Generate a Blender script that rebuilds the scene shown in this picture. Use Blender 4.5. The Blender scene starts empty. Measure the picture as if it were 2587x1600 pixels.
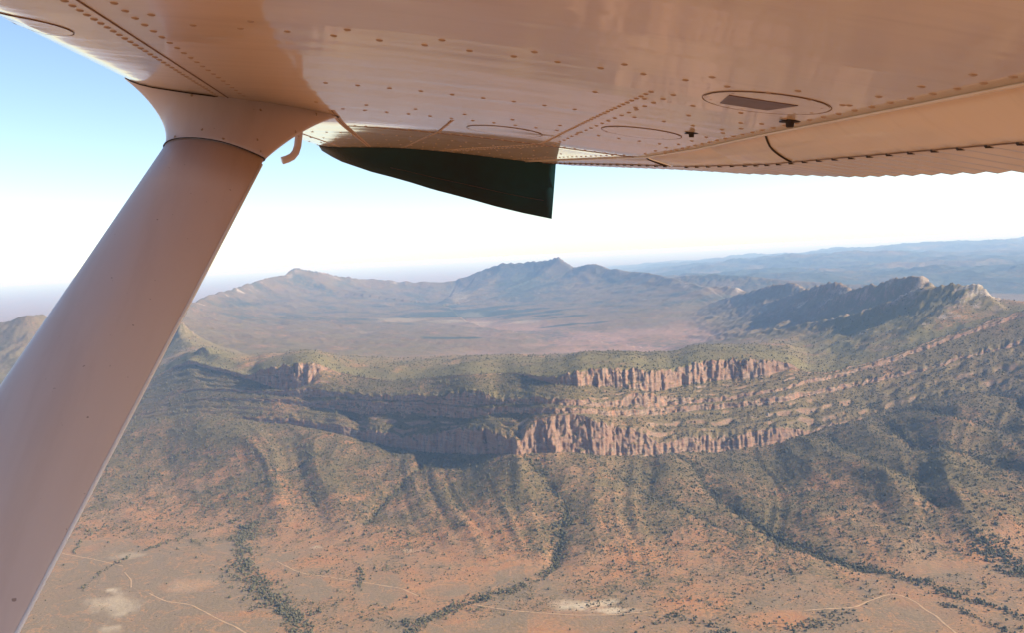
import bpy, bmesh, math, random
import numpy as np
from mathutils import Matrix, Vector

random.seed(7)
RNG = np.random.default_rng(11)
scene = bpy.context.scene
COL = scene.collection

# ------------------------------------------------------------------ camera, world, sun, exposure
W0, H0, F0 = 2587.0, 1600.0, 2240.0            # photo frame, focal length in its pixels
PITCH, ROLL = math.radians(3.90), math.radians(2.83)
_f = np.array([0, math.cos(PITCH), -math.sin(PITCH)])
_r0 = np.array([1.0, 0, 0]); _u0 = np.array([0, math.sin(PITCH), math.cos(PITCH)])
CR = math.cos(ROLL) * _r0 - math.sin(ROLL) * _u0
CU = math.sin(ROLL) * _r0 + math.cos(ROLL) * _u0
CF = _f
cam = bpy.data.cameras.new("camera")
cam.sensor_width = 36.0
cam.lens = 36.0 * F0 / W0
cam.clip_start = 0.05
cam.clip_end = 400000.0
cam_o = bpy.data.objects.new("camera", cam)
COL.objects.link(cam_o)
CAM_M = Matrix(((CR[0], CU[0], -CF[0], 0), (CR[1], CU[1], -CF[1], 0), (CR[2], CU[2], -CF[2], 0), (0, 0, 0, 1)))
cam_o.matrix_world = CAM_M
scene.camera = cam_o

SUN_AZ, SUN_EL = math.radians(97), math.radians(29)
world = bpy.data.worlds.new("World"); scene.world = world; world.use_nodes = True
wn = world.node_tree
bg = wn.nodes["Background"]
sky = wn.nodes.new("ShaderNodeTexSky")
sky.sky_type = 'NISHITA'; sky.sun_disc = False
sky.sun_elevation = SUN_EL; sky.sun_rotation = SUN_AZ
sky.altitude = 1500.0; sky.air_density = 1.0; sky.dust_density = 0.6; sky.ozone_density = 1.0
wn.links.new(sky.outputs[0], bg.inputs[0])
bg.inputs[1].default_value = 0.115
sd = bpy.data.lights.new("sun", 'SUN'); sd.energy = 5.0; sd.angle = math.radians(0.53); sd.color = (1.0, 0.915, 0.79)
so = bpy.data.objects.new("sun", sd); COL.objects.link(so)
S = Vector((math.sin(SUN_AZ) * math.cos(SUN_EL), math.cos(SUN_AZ) * math.cos(SUN_EL), math.sin(SUN_EL)))
so.rotation_euler = S.to_track_quat('Z', 'Y').to_euler()
so.location = S * 50
vs = scene.view_settings
vs.view_transform = 'Standard'; vs.look = 'None'; vs.exposure = 0.90; vs.gamma = 1.0; vs.use_curve_mapping = False
cy = scene.cycles
cy.use_denoising = True
cy.max_bounces = 6; cy.diffuse_bounces = 2; cy.glossy_bounces = 4; cy.transmission_bounces = 2; cy.volume_bounces = 0
cy.caustics_reflective = False; cy.caustics_refractive = False
cy.sample_clamp_indirect = 6.0

# ------------------------------------------------------------------ helpers
def tag(o, label=None, cat=None, group=None, kind=None):
    if label: o["label"] = label
    if cat: o["category"] = cat
    if group: o["group"] = group
    if kind: o["kind"] = kind
    return o

def mesh_obj(name, verts, faces, mat=None, parent=None, smooth=True):
    me = bpy.data.meshes.new(name)
    me.from_pydata([tuple(map(float, v)) for v in verts], [], faces)
    me.update()
    if smooth:
        me.polygons.foreach_set("use_smooth", [True] * len(me.polygons))
    if mat: me.materials.append(mat)
    o = bpy.data.objects.new(name, me)
    COL.objects.link(o)
    if parent: o.parent = parent
    return o

def empty(name, parent=None):
    o = bpy.data.objects.new(name, None); o.empty_display_size = 0.1
    COL.objects.link(o)
    if parent: o.parent = parent
    return o

def px_dir(x, y):
    x = np.asarray(x, float); y = np.asarray(y, float)
    a = (x - W0 / 2) / F0; b = (H0 / 2 - y) / F0
    return CF + a[..., None] * CR + b[..., None] * CU

def px_at(x, y):
    """azimuth from +Y towards +X and tangent of depression of a photo pixel"""
    d = px_dir(x, y)
    return np.arctan2(d[..., 0], d[..., 1]), -d[..., 2] / np.hypot(d[..., 0], d[..., 1])

_GX = np.array([1, .7071, 0, -.7071, -1, -.7071, 0, .7071], dtype=np.float32)
_GY = np.array([0, .7071, 1, .7071, 0, -.7071, -1, -.7071], dtype=np.float32)
def _hash(i, j, seed):
    h = (i.astype(np.uint32) * np.uint32(374761393)) ^ (j.astype(np.uint32) * np.uint32(668265263)) ^ np.uint32((seed * 2246822519 + 977) & 0xffffffff)
    h = (h ^ (h >> np.uint32(13))) * np.uint32(1274126177)
    return (h ^ (h >> np.uint32(16)))
def noise(x, y, seed=0):
    """gradient noise, about -1..1"""
    x = np.asarray(x, np.float64); y = np.asarray(y, np.float64)
    x, y = np.broadcast_arrays(x, y)
    xi = np.floor(x); yi = np.floor(y)
    fx = (x - xi).astype(np.float32); fy = (y - yi).astype(np.float32)
    xi = xi.astype(np.int64); yi = yi.astype(np.int64)
    u = fx * fx * fx * (fx * (fx * 6 - 15) + 10); v = fy * fy * fy * (fy * (fy * 6 - 15) + 10)
    def g(i, j, ax, ay):
        h = _hash(xi + i, yi + j, seed) & np.uint32(7)
        return _GX[h] * ax + _GY[h] * ay
    a = g(0, 0, fx, fy); b = g(1, 0, fx - 1, fy); c = g(0, 1, fx, fy - 1); d = g(1, 1, fx - 1, fy - 1)
    return ((a + u * (b - a)) * (1 - v) + (c + u * (d - c)) * v) * 1.5
def fbm(x, y, seed=0, oct=4, gain=0.5, lac=2.03):
    s = 0; a = 1; t = 0
    for k in range(oct):
        s = s + a * noise(x * lac ** k + 17.3 * k, y * lac ** k - 9.1 * k, seed + k); t += a; a *= gain
    return s / t
def ridged(x, y, seed=0, oct=4, gain=0.5, lac=2.07):
    s = 0; a = 1; t = 0
    for k in range(oct):
        s = s + a * (1 - 2 * np.abs(noise(x * lac ** k + 7.7 * k, y * lac ** k + 3.3 * k, seed + k))); t += a; a *= gain
    return s / t
def sstep(a, b, x):
    t = np.clip((x - a) / (b - a), 0, 1); return t * t * (3 - 2 * t)

# ------------------------------------------------------------------ materials
def new_mat(name):
    m = bpy.data.materials.new(name); m.use_nodes = True
    return m, m.node_tree.nodes, m.node_tree.links, m.node_tree.nodes["Principled BSDF"]

def N(nodes, kind, **kw):
    n = nodes.new(kind)
    for k, v in kw.items():
        if isinstance(k, str) and hasattr(n, k): setattr(n, k, v)
    return n

def mix_rgb(nodes, links, fac, a, b):
    n = nodes.new("ShaderNodeMix"); n.data_type = 'RGBA'; n.clamp_factor = True
    if hasattr(fac, "links"): links.new(fac, n.inputs[0])
    else: n.inputs[0].default_value = fac
    for s, i in ((a, 6), (b, 7)):
        if hasattr(s, "links"): links.new(s, n.inputs[i])
        else: n.inputs[i].default_value = (*s, 1)
    return n.outputs[2]

def math_n(nodes, links, op, a, b=None, c=None, clamp=False):
    n = nodes.new("ShaderNodeMath"); n.operation = op; n.use_clamp = clamp
    for s, i in ((a, 0), (b, 1), (c, 2)):
        if s is None: continue
        if hasattr(s, "links"): links.new(s, n.inputs[i])
        else: n.inputs[i].default_value = s
    return n.outputs[0]

def ramp01(nodes, links, x, lo, hi):
    n = nodes.new("ShaderNodeMapRange"); n.interpolation_type = 'SMOOTHSTEP'
    links.new(x, n.inputs[0]); n.inputs[1].default_value = lo; n.inputs[2].default_value = hi
    return n.outputs[0]

def noise_n(nodes, links, vec, scale, detail=4, rough=0.6, dist=0.0):
    n = nodes.new("ShaderNodeTexNoise"); n.inputs["Scale"].default_value = scale
    n.inputs["Detail"].default_value = detail; n.inputs["Roughness"].default_value = rough; n.inputs["Distortion"].default_value = dist
    links.new(vec, n.inputs["Vector"])
    return n.outputs["Fac"]

def terrain_material():
    m, nd, lk, bs = new_mat("terrain_ground")
    geo = nd.new("ShaderNodeNewGeometry")
    pos = geo.outputs["Position"]
    cov = nd.new("ShaderNodeAttribute"); cov.attribute_name = "cover"
    sep = nd.new("ShaderNodeSeparateColor"); lk.new(cov.outputs["Color"], sep.inputs[0])
    veg, soil, rock = sep.outputs[0], sep.outputs[1], sep.outputs[2]
    sand = cov.outputs["Alpha"]
    zon = nd.new("ShaderNodeAttribute"); zon.attribute_name = "zone"
    sepz = nd.new("ShaderNodeSeparateColor"); lk.new(zon.outputs["Color"], sepz.inputs[0])
    forest, basin, grassy = sepz.outputs[0], sepz.outputs[1], sepz.outputs[2]
    outc = zon.outputs["Alpha"]
    n200 = noise_n(nd, lk, pos, 1 / 220, 5, 0.6)
    n60 = noise_n(nd, lk, pos, 1 / 55, 5, 0.62)
    n12 = noise_n(nd, lk, pos, 1 / 11, 4, 0.65)
    # bare ground: grey brown to orange
    s1 = mix_rgb(nd, lk, ramp01(nd, lk, n60, .35, .68), (0.19, 0.130, 0.072), (0.25, 0.168, 0.095))
    s2 = mix_rgb(nd, lk, ramp01(nd, lk, n60, .3, .7), (0.325, 0.14, 0.055), (0.385, 0.19, 0.082))
    sf = math_n(nd, lk, 'ADD', soil, math_n(nd, lk, 'MULTIPLY', math_n(nd, lk, 'SUBTRACT', n200, .5), 1.2), clamp=True)
    gsoil = mix_rgb(nd, lk, sf, s1, s2)
    gsoil = mix_rgb(nd, lk, math_n(nd, lk, 'MULTIPLY', ramp01(nd, lk, n12, .45, .75), .25), gsoil, (0.5, 0.33, 0.2))
    n170 = noise_n(nd, lk, pos, 1 / 150, 5, .55, 1.4)
    chan = ramp01(nd, lk, math_n(nd, lk, 'ABSOLUTE', math_n(nd, lk, 'SUBTRACT', n170, .5)), .022, .004)
    gsoil = mix_rgb(nd, lk, math_n(nd, lk, 'MULTIPLY', chan, .55), gsoil, (0.40, 0.20, 0.085))
    tuft = ramp01(nd, lk, math_n(nd, lk, 'ADD', math_n(nd, lk, 'MULTIPLY', n12, .55), math_n(nd, lk, 'MULTIPLY', n60, .55)), .52, .66)
    gsoil = mix_rgb(nd, lk, math_n(nd, lk, 'MULTIPLY', tuft, .6), gsoil, (0.135, 0.10, 0.052))
    # low scrub cover
    v1 = mix_rgb(nd, lk, ramp01(nd, lk, n60, .35, .65), (0.12, 0.076, 0.034), (0.165, 0.108, 0.05))
    v1 = mix_rgb(nd, lk, math_n(nd, lk, 'MULTIPLY', ramp01(nd, lk, n12, .5, .66), .75), v1, (0.065, 0.06, 0.036))
    v1 = mix_rgb(nd, lk, grassy, v1, mix_rgb(nd, lk, n60, (0.14, 0.112, 0.042), (0.185, 0.145, 0.058)))
    vf = math_n(nd, lk, 'ADD', veg, math_n(nd, lk, 'MULTIPLY', math_n(nd, lk, 'SUBTRACT', n12, .5), 1.6))
    vf = math_n(nd, lk, 'ADD', vf, math_n(nd, lk, 'MULTIPLY', math_n(nd, lk, 'SUBTRACT', n60, .5), 1.0))
    ground = mix_rgb(nd, lk, ramp01(nd, lk, vf, .25, .75), gsoil, v1)
    # basin floor: dusky heath
    b1 = mix_rgb(nd, lk, ramp01(nd, lk, n200, .35, .65), (0.30, 0.165, 0.12), (0.23, 0.145, 0.105))
    n700 = noise_n(nd, lk, pos, 1 / 900, 4, .6)
    b1 = mix_rgb(nd, lk, math_n(nd, lk, 'MULTIPLY', ramp01(nd, lk, math_n(nd, lk, 'ADD', math_n(nd, lk, 'MULTIPLY', n60, .6), math_n(nd, lk, 'MULTIPLY', n700, .5)), .5, .68), .9), b1, (0.085, 0.085, 0.055))
    b1 = mix_rgb(nd, lk, math_n(nd, lk, 'MULTIPLY', ramp01(nd, lk, n700, .58, .40), .45), b1, (0.34, 0.20, 0.135))
    ground = mix_rgb(nd, lk, basin, ground, b1)
    ff = math_n(nd, lk, 'ADD', forest, math_n(nd, lk, 'MULTIPLY', math_n(nd, lk, 'SUBTRACT', n60, .5), .9))
    ground = mix_rgb(nd, lk, ramp01(nd, lk, ff, .35, .65), ground, (0.052, 0.06, 0.037))
    ground = mix_rgb(nd, lk, math_n(nd, lk, 'MULTIPLY', sand, math_n(nd, lk, 'ADD', .55, math_n(nd, lk, 'MULTIPLY', n60, .7)), clamp=True), ground, (0.62, 0.49, 0.33))
    # rock faces: weathered sandstone with beds and streaks
    mp = nd.new("ShaderNodeMapping"); lk.new(pos, mp.inputs[0]); mp.inputs["Scale"].default_value = (.012, .012, .16)
    beds = noise_n(nd, lk, mp.outputs[0], 1.0, 5, .65)
    mp2 = nd.new("ShaderNodeMapping"); lk.new(pos, mp2.inputs[0]); mp2.inputs["Scale"].default_value = (.10, .10, .012)
    streak = noise_n(nd, lk, mp2.outputs[0], 1.0, 5, .65)
    r1 = mix_rgb(nd, lk, ramp01(nd, lk, beds, .38, .62), (0.205, 0.13, 0.082), (0.30, 0.208, 0.138))
    r1 = mix_rgb(nd, lk, math_n(nd, lk, 'MULTIPLY', ramp01(nd, lk, streak, .48, .62), .75), r1, (0.36, 0.165, 0.085))
    r1 = mix_rgb(nd, lk, math_n(nd, lk, 'MULTIPLY', ramp01(nd, lk, streak, .52, .32), .6), r1, (0.11, 0.078, 0.058))
    r1 = mix_rgb(nd, lk, math_n(nd, lk, 'MULTIPLY', ramp01(nd, lk, n12, .55, .75), .45), r1, (0.11, 0.09, 0.06))
    r1 = mix_rgb(nd, lk, math_n(nd, lk, 'MULTIPLY', ramp01(nd, lk, n200, .42, .62), .6), r1, mix_rgb(nd, lk, n60, (0.15, 0.105, 0.075), (0.30, 0.15, 0.085)))
    sn = nd.new("ShaderNodeSeparateXYZ"); lk.new(geo.outputs["Normal"], sn.inputs[0])
    nz = math_n(nd, lk, 'ADD', sn.outputs[2], math_n(nd, lk, 'MULTIPLY', math_n(nd, lk, 'SUBTRACT', n12, .5), .35))
    steep = ramp01(nd, lk, nz, .74, .56)
    oc = ramp01(nd, lk, math_n(nd, lk, 'ADD', outc, math_n(nd, lk, 'MULTIPLY', math_n(nd, lk, 'SUBTRACT', n60, .5), 1.3)), .45, .75)
    rf = math_n(nd, lk, 'MAXIMUM', math_n(nd, lk, 'MULTIPLY', steep, rock), math_n(nd, lk, 'MULTIPLY', oc, .8))
    r1 = mix_rgb(nd, lk, ramp01(nd, lk, outc, .35, .8), r1, mix_rgb(nd, lk, ramp01(nd, lk, n12, .4, .65), (0.44, 0.36, 0.28), (0.22, 0.16, 0.115)))
    col = mix_rgb(nd, lk, rf, ground, r1)
    lk.new(col, bs.inputs["Base Color"])
    bs.inputs["Roughness"].default_value = 0.95
    bs.inputs["Specular IOR Level"].default_value = 0.1
    bp = nd.new("ShaderNodeBump"); bp.inputs["Strength"].default_value = 0.55; bp.inputs["Distance"].default_value = 5.0
    hb = math_n(nd, lk, 'ADD', n12, math_n(nd, lk, 'MULTIPLY', streak, rf))
    lk.new(hb, bp.inputs["Height"]); lk.new(bp.outputs[0], bs.inputs["Normal"])
    return m

M_TERR = terrain_material()

def simple(name, col, rough=.5, spec=.5, coat=0.0, noise_amt=0.0, nscale=8.0, metal=0.0, col2=None):
    m, nd, lk, bs = new_mat(name)
    bs.inputs["Roughness"].default_value = rough; bs.inputs["Specular IOR Level"].default_value = spec
    bs.inputs["Coat Weight"].default_value = coat; bs.inputs["Coat Roughness"].default_value = 0.03
    bs.inputs["Metallic"].default_value = metal
    tc = nd.new("ShaderNodeTexCoord")
    nf = noise_n(nd, lk, tc.outputs["Object"], nscale, 5, .6)
    c2 = col2 or tuple(c * (1 - noise_amt) for c in col)
    lk.new(mix_rgb(nd, lk, ramp01(nd, lk, nf, .35, .7), col, c2), bs.inputs["Base Color"])
    return m

# ------------------------------------------------------------------ terrain sheet
Z0 = -1000.0                                     # the outer plain, the aeroplane flies at 0
fine = np.radians(np.linspace(-36, 36, 1000))
side = np.radians(np.concatenate([np.linspace(38, 180, 24)]))
AZ = np.concatenate([-side[::-1][1:], fine, side])          # -180..180 without the double seam
AZ = np.concatenate([[-math.pi + 1e-3], AZ[(AZ > -math.pi + 2e-3) & (AZ < math.pi - 2e-3)]])
NC = len(AZ)

XS = np.arange(-700, 3300, 3.0)
def line_tan(pts):
    p = np.array(pts, float)
    a, t = px_at(XS, np.interp(XS, p[:, 0], p[:, 1]))
    o = np.argsort(a)
    return np.interp(AZ, a[o], t[o])
def along(pts):
    """value given at photo columns -> value per azimuth column"""
    p = np.array(pts, float)
    a, _ = px_at(XS, np.full_like(XS, 1000.0))
    return np.interp(AZ, a, np.interp(XS, p[:, 0], p[:, 1]))

L3 = [(-600, 1420), (0, 1400), (500, 1350), (1000, 1400), (1500, 1470), (2000, 1480), (2587, 1420), (3200, 1400)]
L4 = [(-600, 1250), (0, 1230), (430, 1190), (800, 1235), (1200, 1280), (1600, 1300), (2000, 1300), (2587, 1250), (3200, 1230)]
CA = [(-600, 1150, 1150), (0, 1130, 1130), (300, 1075, 1075), (500, 1050, 1049), (650, 1067, 1058), (723, 1077, 1056), (780, 1090, 1066), (830, 1095, 1074), (850, 1100, 1072), (912, 1114, 1092), (935, 1120, 1086),
      (960, 1126, 1092), (1026, 1143, 1106), (1060, 1146, 1098), (1108, 1152, 1092), (1150, 1152, 1086), (1186, 1151, 1079), (1230, 1152, 1084), (1272, 1152, 1099), (1302, 1150, 1112), (1315, 1144, 1115), (1330, 1146, 1085), (1350, 1146, 1070), (1400, 1146, 1055),
      (1440, 1146, 1052), (1461, 1147, 1054), (1500, 1148, 1060), (1523, 1150, 1066), (1560, 1152, 1078), (1584, 1153, 1082), (1600, 1152, 1080), (1625, 1150, 1088), (1650, 1149, 1104), (1678, 1147, 1112), (1690, 1144, 1112),
      (1739, 1144, 1106), (1789, 1148, 1104), (1801, 1148, 1110), (1840, 1142, 1106), (1887, 1134, 1096), (1961, 1126, 1080), (2022, 1101, 1076), (2047, 1095, 1088), (2100, 1084, 1072), (2133, 1076, 1064), (2200, 1058, 1053),
      (2300, 1030, 1026), (2450, 1003, 999), (2587, 985, 981), (3200, 960, 958)]
CB = [(-600, 1130, 1130), (0, 1110, 1110), (300, 1045, 1045), (500, 1010, 1008), (650, 1014, 1008), (700, 1018, 1010), (780, 1030, 1020), (840, 1036, 1015), (912, 1050, 1018), (960, 1046, 1016), (1000, 1045, 1020), (1060, 1046, 1020), (1090, 1052, 1026), (1140, 1056, 1030), (1180, 1060, 1034),
      (1215, 1052, 1032), (1240, 1048, 1031), (1317, 1047, 1032), (1337, 1048, 1034), (1450, 1044, 1031), (1492, 1044, 1031), (1520, 1050, 1042), (1590, 1052, 1036), (1610, 1050, 1036), (1682, 1046, 1031),
      (1793, 1038, 1024), (1883, 1029, 1015), (1895, 1026, 1022), (1910, 1030, 1012), (1960, 1022, 1004), (2014, 1010, 993), (2030, 1004, 999), (2070, 998, 984), (2110, 990, 978), (2180, 974, 963), (2300, 947, 939), (2450, 905, 897), (2587, 870, 862), (3200, 820, 815)]
CC = [(-600, 1110, 1110), (0, 1090, 1090), (300, 1025, 1025), (500, 985, 982), (661, 998, 990), (780, 1006, 984), (850, 1004, 992), (916, 1012, 998), (1014, 1014, 1000), (1060, 1012, 998), (1090, 1020, 1004), (1130, 1024, 1000), (1160, 1026, 991), (1180, 1026, 988),
      (1215, 1024, 990), (1240, 1024, 1000), (1262, 1023, 1009), (1338, 1023, 1008), (1352, 1023, 1000), (1372, 1023, 1008), (1480, 1026, 1010), (1488, 1028, 1012), (1500, 1029, 1018), (1560, 1030, 1012), (1590, 1032, 1000), (1640, 1028, 990), (1674, 1027, 1006), (1764, 1021, 1007),
      (1866, 1010, 1000), (1880, 1003, 993), (1977, 990, 984), (2010, 978, 969), (2071, 964, 955), (2125, 953, 945), (2170, 940, 931), (2250, 918, 909), (2350, 880, 871), (2450, 845, 836), (2587, 800, 791), (3200, 760, 755)]
CD = [(-600, 1090, 1090), (0, 1075, 1075), (300, 1005, 1005), (440, 930, 928), (481, 920, 911), (548, 938, 930), (630, 958, 951), (660, 972, 936), (690, 980, 930), (715, 990, 929), (745, 986, 922), (776, 974, 919), (788, 966, 920), (800, 938, 922), (815, 936, 928), (850, 946, 943), (900, 955, 953), (960, 964, 962),
      (1000, 966, 965), (1112, 955, 954), (1174, 951, 949), (1235, 947, 945), (1300, 945, 943), (1370, 964, 954), (1395, 970, 952), (1430, 974, 948), (1460, 976, 938), (1473, 976, 934), (1543, 977, 931), (1600, 980, 932), (1633, 990, 940), (1660, 990, 936), (1690, 984, 936), (1720, 976, 928),
      (1745, 972, 918), (1770, 966, 914), (1796, 963, 911), (1850, 960, 909), (1910, 955, 910), (1960, 947, 914), (1994, 932, 920), (2040, 946, 943), (2100, 945, 942), (2170, 926, 924), (2250, 904, 902), (2350, 866, 864), (2450, 831, 829), (2587, 786, 784), (3200, 750, 748)]
OA = [(600, 0), (700, 60), (830, 90), (850, 20), (912, 110), (935, 30), (1026, 120), (1108, 105), (1186, 55), (1260, -30), (1302, -60), (1330, 0), (1345, -25), (1400, -10), (1445, 25), (1455, 70), (1470, -30), (1500, -10), (1565, 20), (1580, 40), (1594, -30), (1640, -5), (1680, 10), (1696, 30), (1789, 20), (1803, 60), (1860, 20), (1961, 30), (2022, 60), (2100, 0)]
OB = [(640, 0), (700, 90), (800, 150), (905, 130), (930, 20), (1000, 40), (1075, 60), (1095, 150), (1170, 130), (1215, 90), (1265, -10), (1330, -20), (1345, 20), (1360, -15), (1490, 0), (1510, 40), (1585, 60), (1640, 50), (1690, 15), (1793, 0), (1890, 10), (1900, 60), (1925, 20), (2014, 0), (2100, 0)]
OD = [(600, 0), (650, 0), (695, 170), (735, 150), (775, 30), (805, -60), (850, -20), (900, 0), (1370, 0), (1440, 20), (1543, 10), (1590, 70), (1630, 90), (1670, 50), (1700, 40), (1735, 75), (1752, 30), (1765, -10), (1960, 20), (2040, 0)]

def gsm(a, sig):
    k = np.exp(-.5 * (np.arange(-4 * sig, 4 * sig + 1) / sig) ** 2); k /= k.sum()
    return np.convolve(np.pad(a, 4 * sig, mode='edge'), k, mode='valid')
def sc_of(pts): return line_tan([(p[0], p[1]) for p in pts]), line_tan([(p[0], p[2]) for p in pts])
g_rise = along([(-600, .12), (250, .15), (620, 1.0), (3200, 1.0)])
lines_r, lines_z, cliff_seg = [], [], []
def put(r, z): lines_r.append(np.array(r, float) + np.zeros(NC)); lines_z.append(np.array(z, float) + np.zeros(NC))
def chain(t, s, off=0.0):
    r0, z0 = lines_r[-1], lines_z[-1]
    r = (s * r0 - z0) / (s + t)
    r = np.maximum(r + off, r0 + 2.0)
    put(r, -r * t)
put(30.0, Z0); put(2080.0, Z0)
t3 = line_tan(L3)
put(np.maximum(1000 / t3 - 350, 2180), Z0); put(1000 / t3, Z0 + 2)
RA = along([(-600, 5400), (0, 5300), (300, 5200), (500, 4900), (650, 4600), (830, 4280), (1026, 3960), (1186, 3720), (1300, 3570), (1450, 3600), (1600, 3700), (1700, 3770), (1800, 3850),
            (1961, 4000), (2022, 4080), (2133, 4250), (2300, 4480), (2587, 4750), (3200, 5000)])
tA, tA2 = sc_of(CA)
tA = gsm(tA, 4)
offA = gsm(along(OA), 4) * .5
rA = RA + offA; zA = -rA * tA
t4 = line_tan(L4); z4 = gsm(Z0 + .38 * (-RA * tA - Z0), 40); r4 = np.clip(-z4 / t4, 1000 / t3 + 120, RA - 260)
put(r4, z4)
put(rA, zA); cliff_seg.append(len(lines_r) - 1); chain(tA2, 2.6)
off_prev = offA
sD = along([(-600, .05), (500, .2), (640, .3), (820, .22), (900, .05), (1300, .06), (1420, .25), (1600, .34), (3200, .30)])
for k, (C, O, sl) in enumerate(((CB, OB, .33), (CC, OB, .33), (CD, OD, sD))):
    foot, top = sc_of(C)
    foot = gsm(foot, 3); top = np.minimum(gsm(top, 2), foot)
    off = gsm(along(O), 4) * (.45, .4, .5)[k]
    chain(foot, sl * g_rise + 0.02, off - off_prev)
    lines_r[-1] = np.maximum(gsm(lines_r[-1], 9), lines_r[-2] + 2); lines_z[-1] = -lines_r[-1] * foot
    off_prev = off
    cliff_seg.append(len(lines_r) - 1)
    chain(top, (2.4, 2.4, 2.6)[k])
iD = len(lines_r) - 1
crest_r, crest_z = lines_r[-1].copy(), lines_z[-1].copy()
put(crest_r + 330, crest_z - 6)
tb = line_tan([(-600, 960), (0, 950), (450, 930), (900, 912), (1300, 905), (1700, 893), (2000, 868), (2587, 850), (3200, 850)])
rb = np.maximum(885 / tb, crest_r + 1600)
put(rb, -885.0)
inb = along([(-600, 0), (380, 0), (520, 1), (1900, 1), (2100, 0), (3200, 0)])
zb = -885 * inb - 985 * (1 - inb)
lines_z[-1] = zb.copy()
put(15500.0, zb); put(19500.0, Z0 + 5); put(45000.0, Z0); put(215000.0, Z0)
LR = np.array(lines_r); LZ = np.array(lines_z); NL = len(LR)
# bands break up and wander along their length
for k, sg in enumerate(cliff_seg):
    rt = along([(-600, 0), (1990, 0), (2150, 1), (3200, 1)])
    jit = (6 + 16 * rt) * fbm(AZ * 75, AZ * 0 + 7.7 * k, 221 + k, 3)
    sl_ = .3 if k else .15
    for q in (sg, sg + 1):
        LR[q] += jit; LZ[q] += jit * sl_
LR = np.maximum.accumulate(LR, axis=0)
# rows between control lines
seg_rows = [5, 26, 60, 84, 92, 40, 12, 18, 7, 18, 16, 36, 46, 84, 110, 60, 110, 16]
seg_rows = ([8, 46, 46, 80] + [90, 46, 34, 20, 10, 22, 40, 42] + [46, 72, 110, 60, 104, 12])
# segments: 0-1,1-2,2-3,3-4 | 4-5(A foot) A cliff, terr, B, terr, C, terr, D | crest-plateau, plateau-basin, basin, to 19.5, far, horizon
assert len(seg_rows) == NL - 1, (len(seg_rows), NL)
T = np.concatenate([[l + k / n for k in range(n)] for l, n in enumerate(seg_rows)] + [[NL - 1.0]])
NR = len(T)
li = np.minimum(T.astype(int), NL - 2); tf = (T - li)[:, None]
# cubic in smooth stretches, straight in the cliff stretch
def tang(V):
    d = np.diff(V, axis=0); m = np.zeros_like(V)
    m[1:-1] = np.where(d[1:] * d[:-1] > 0, 2 * d[1:] * d[:-1] / (d[1:] + d[:-1] + 1e-9), 0)
    m[0] = d[0]; m[-1] = d[-1]
    return m
mz = tang(LZ)
h = tf
R = LR[li] * (1 - tf) + LR[li + 1] * tf
lin = LZ[li] * (1 - tf) + LZ[li + 1] * tf
her = (2 * h ** 3 - 3 * h ** 2 + 1) * LZ[li] + (h ** 3 - 2 * h ** 2 + h) * mz[li] + (-2 * h ** 3 + 3 * h ** 2) * LZ[li + 1] + (h ** 3 - h ** 2) * mz[li + 1]
iA = cliff_seg[0]
smooth_w = ((T < iA) | (T > iD)).astype(float)[:, None]
Z = her * smooth_w + lin * (1 - smooth_w)
# far rows evenly in log distance
for l in (NL - 3, NL - 2):
    rr = li == l
    R[rr] = np.exp(np.log(LR[l]) * (1 - tf[rr]) + np.log(LR[l + 1]) * tf[rr])
AZg = np.broadcast_to(AZ, R.shape)
sinA, cosA = np.sin(AZ), np.cos(AZ)
Rb, Zb = R.copy(), Z.copy()

def px_ground(x, y, RR=None, ZZ=None):
    """plan position of a photo pixel on the base terrain"""
    RR = Rb if RR is None else RR; ZZ = Zb if ZZ is None else ZZ
    a, t = px_at(np.array([x]), np.array([y])); a = a[0]; t = t[0]
    c = int(np.argmin(np.abs(AZ - a)))
    tv = -ZZ[:, c] / RR[:, c]
    k = int(np.argmax(tv <= t))
    if k == 0: k = 1
    w = (tv[k - 1] - t) / max(tv[k - 1] - tv[k], 1e-9)
    r = RR[k - 1, c] + w * (RR[k, c] - RR[k - 1, c])
    return r * math.sin(a), r * math.cos(a)
def px_r(x, y, r):
    a, t = px_at(np.array([x]), np.array([y]))
    return r * math.sin(a[0]), r * math.cos(a[0]), -r * t[0]

def poly_dist(X, Y, pts):
    """distance to polyline, parameter along it, signed side (positive = right of travel)"""
    best = np.full(X.shape, 1e12); par = np.zeros(X.shape); side_ = np.zeros(X.shape)
    for k in range(len(pts) - 1):
        ax, ay = pts[k][:2]; bx, by = pts[k + 1][:2]
        dx, dy = bx - ax, by - ay; L2 = dx * dx + dy * dy + 1e-9
        t = np.clip(((X - ax) * dx + (Y - ay) * dy) / L2, 0, 1)
        qx, qy = X - (ax + t * dx), Y - (ay + t * dy)
        d2 = qx * qx + qy * qy
        w = d2 < best
        best = np.where(w, d2, best); par = np.where(w, k + t, par)
        side_ = np.where(w, dx * qy - dy * qx, side_)
    return np.sqrt(best), par, -side_

X = R * sinA; Y = R * cosA
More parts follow.
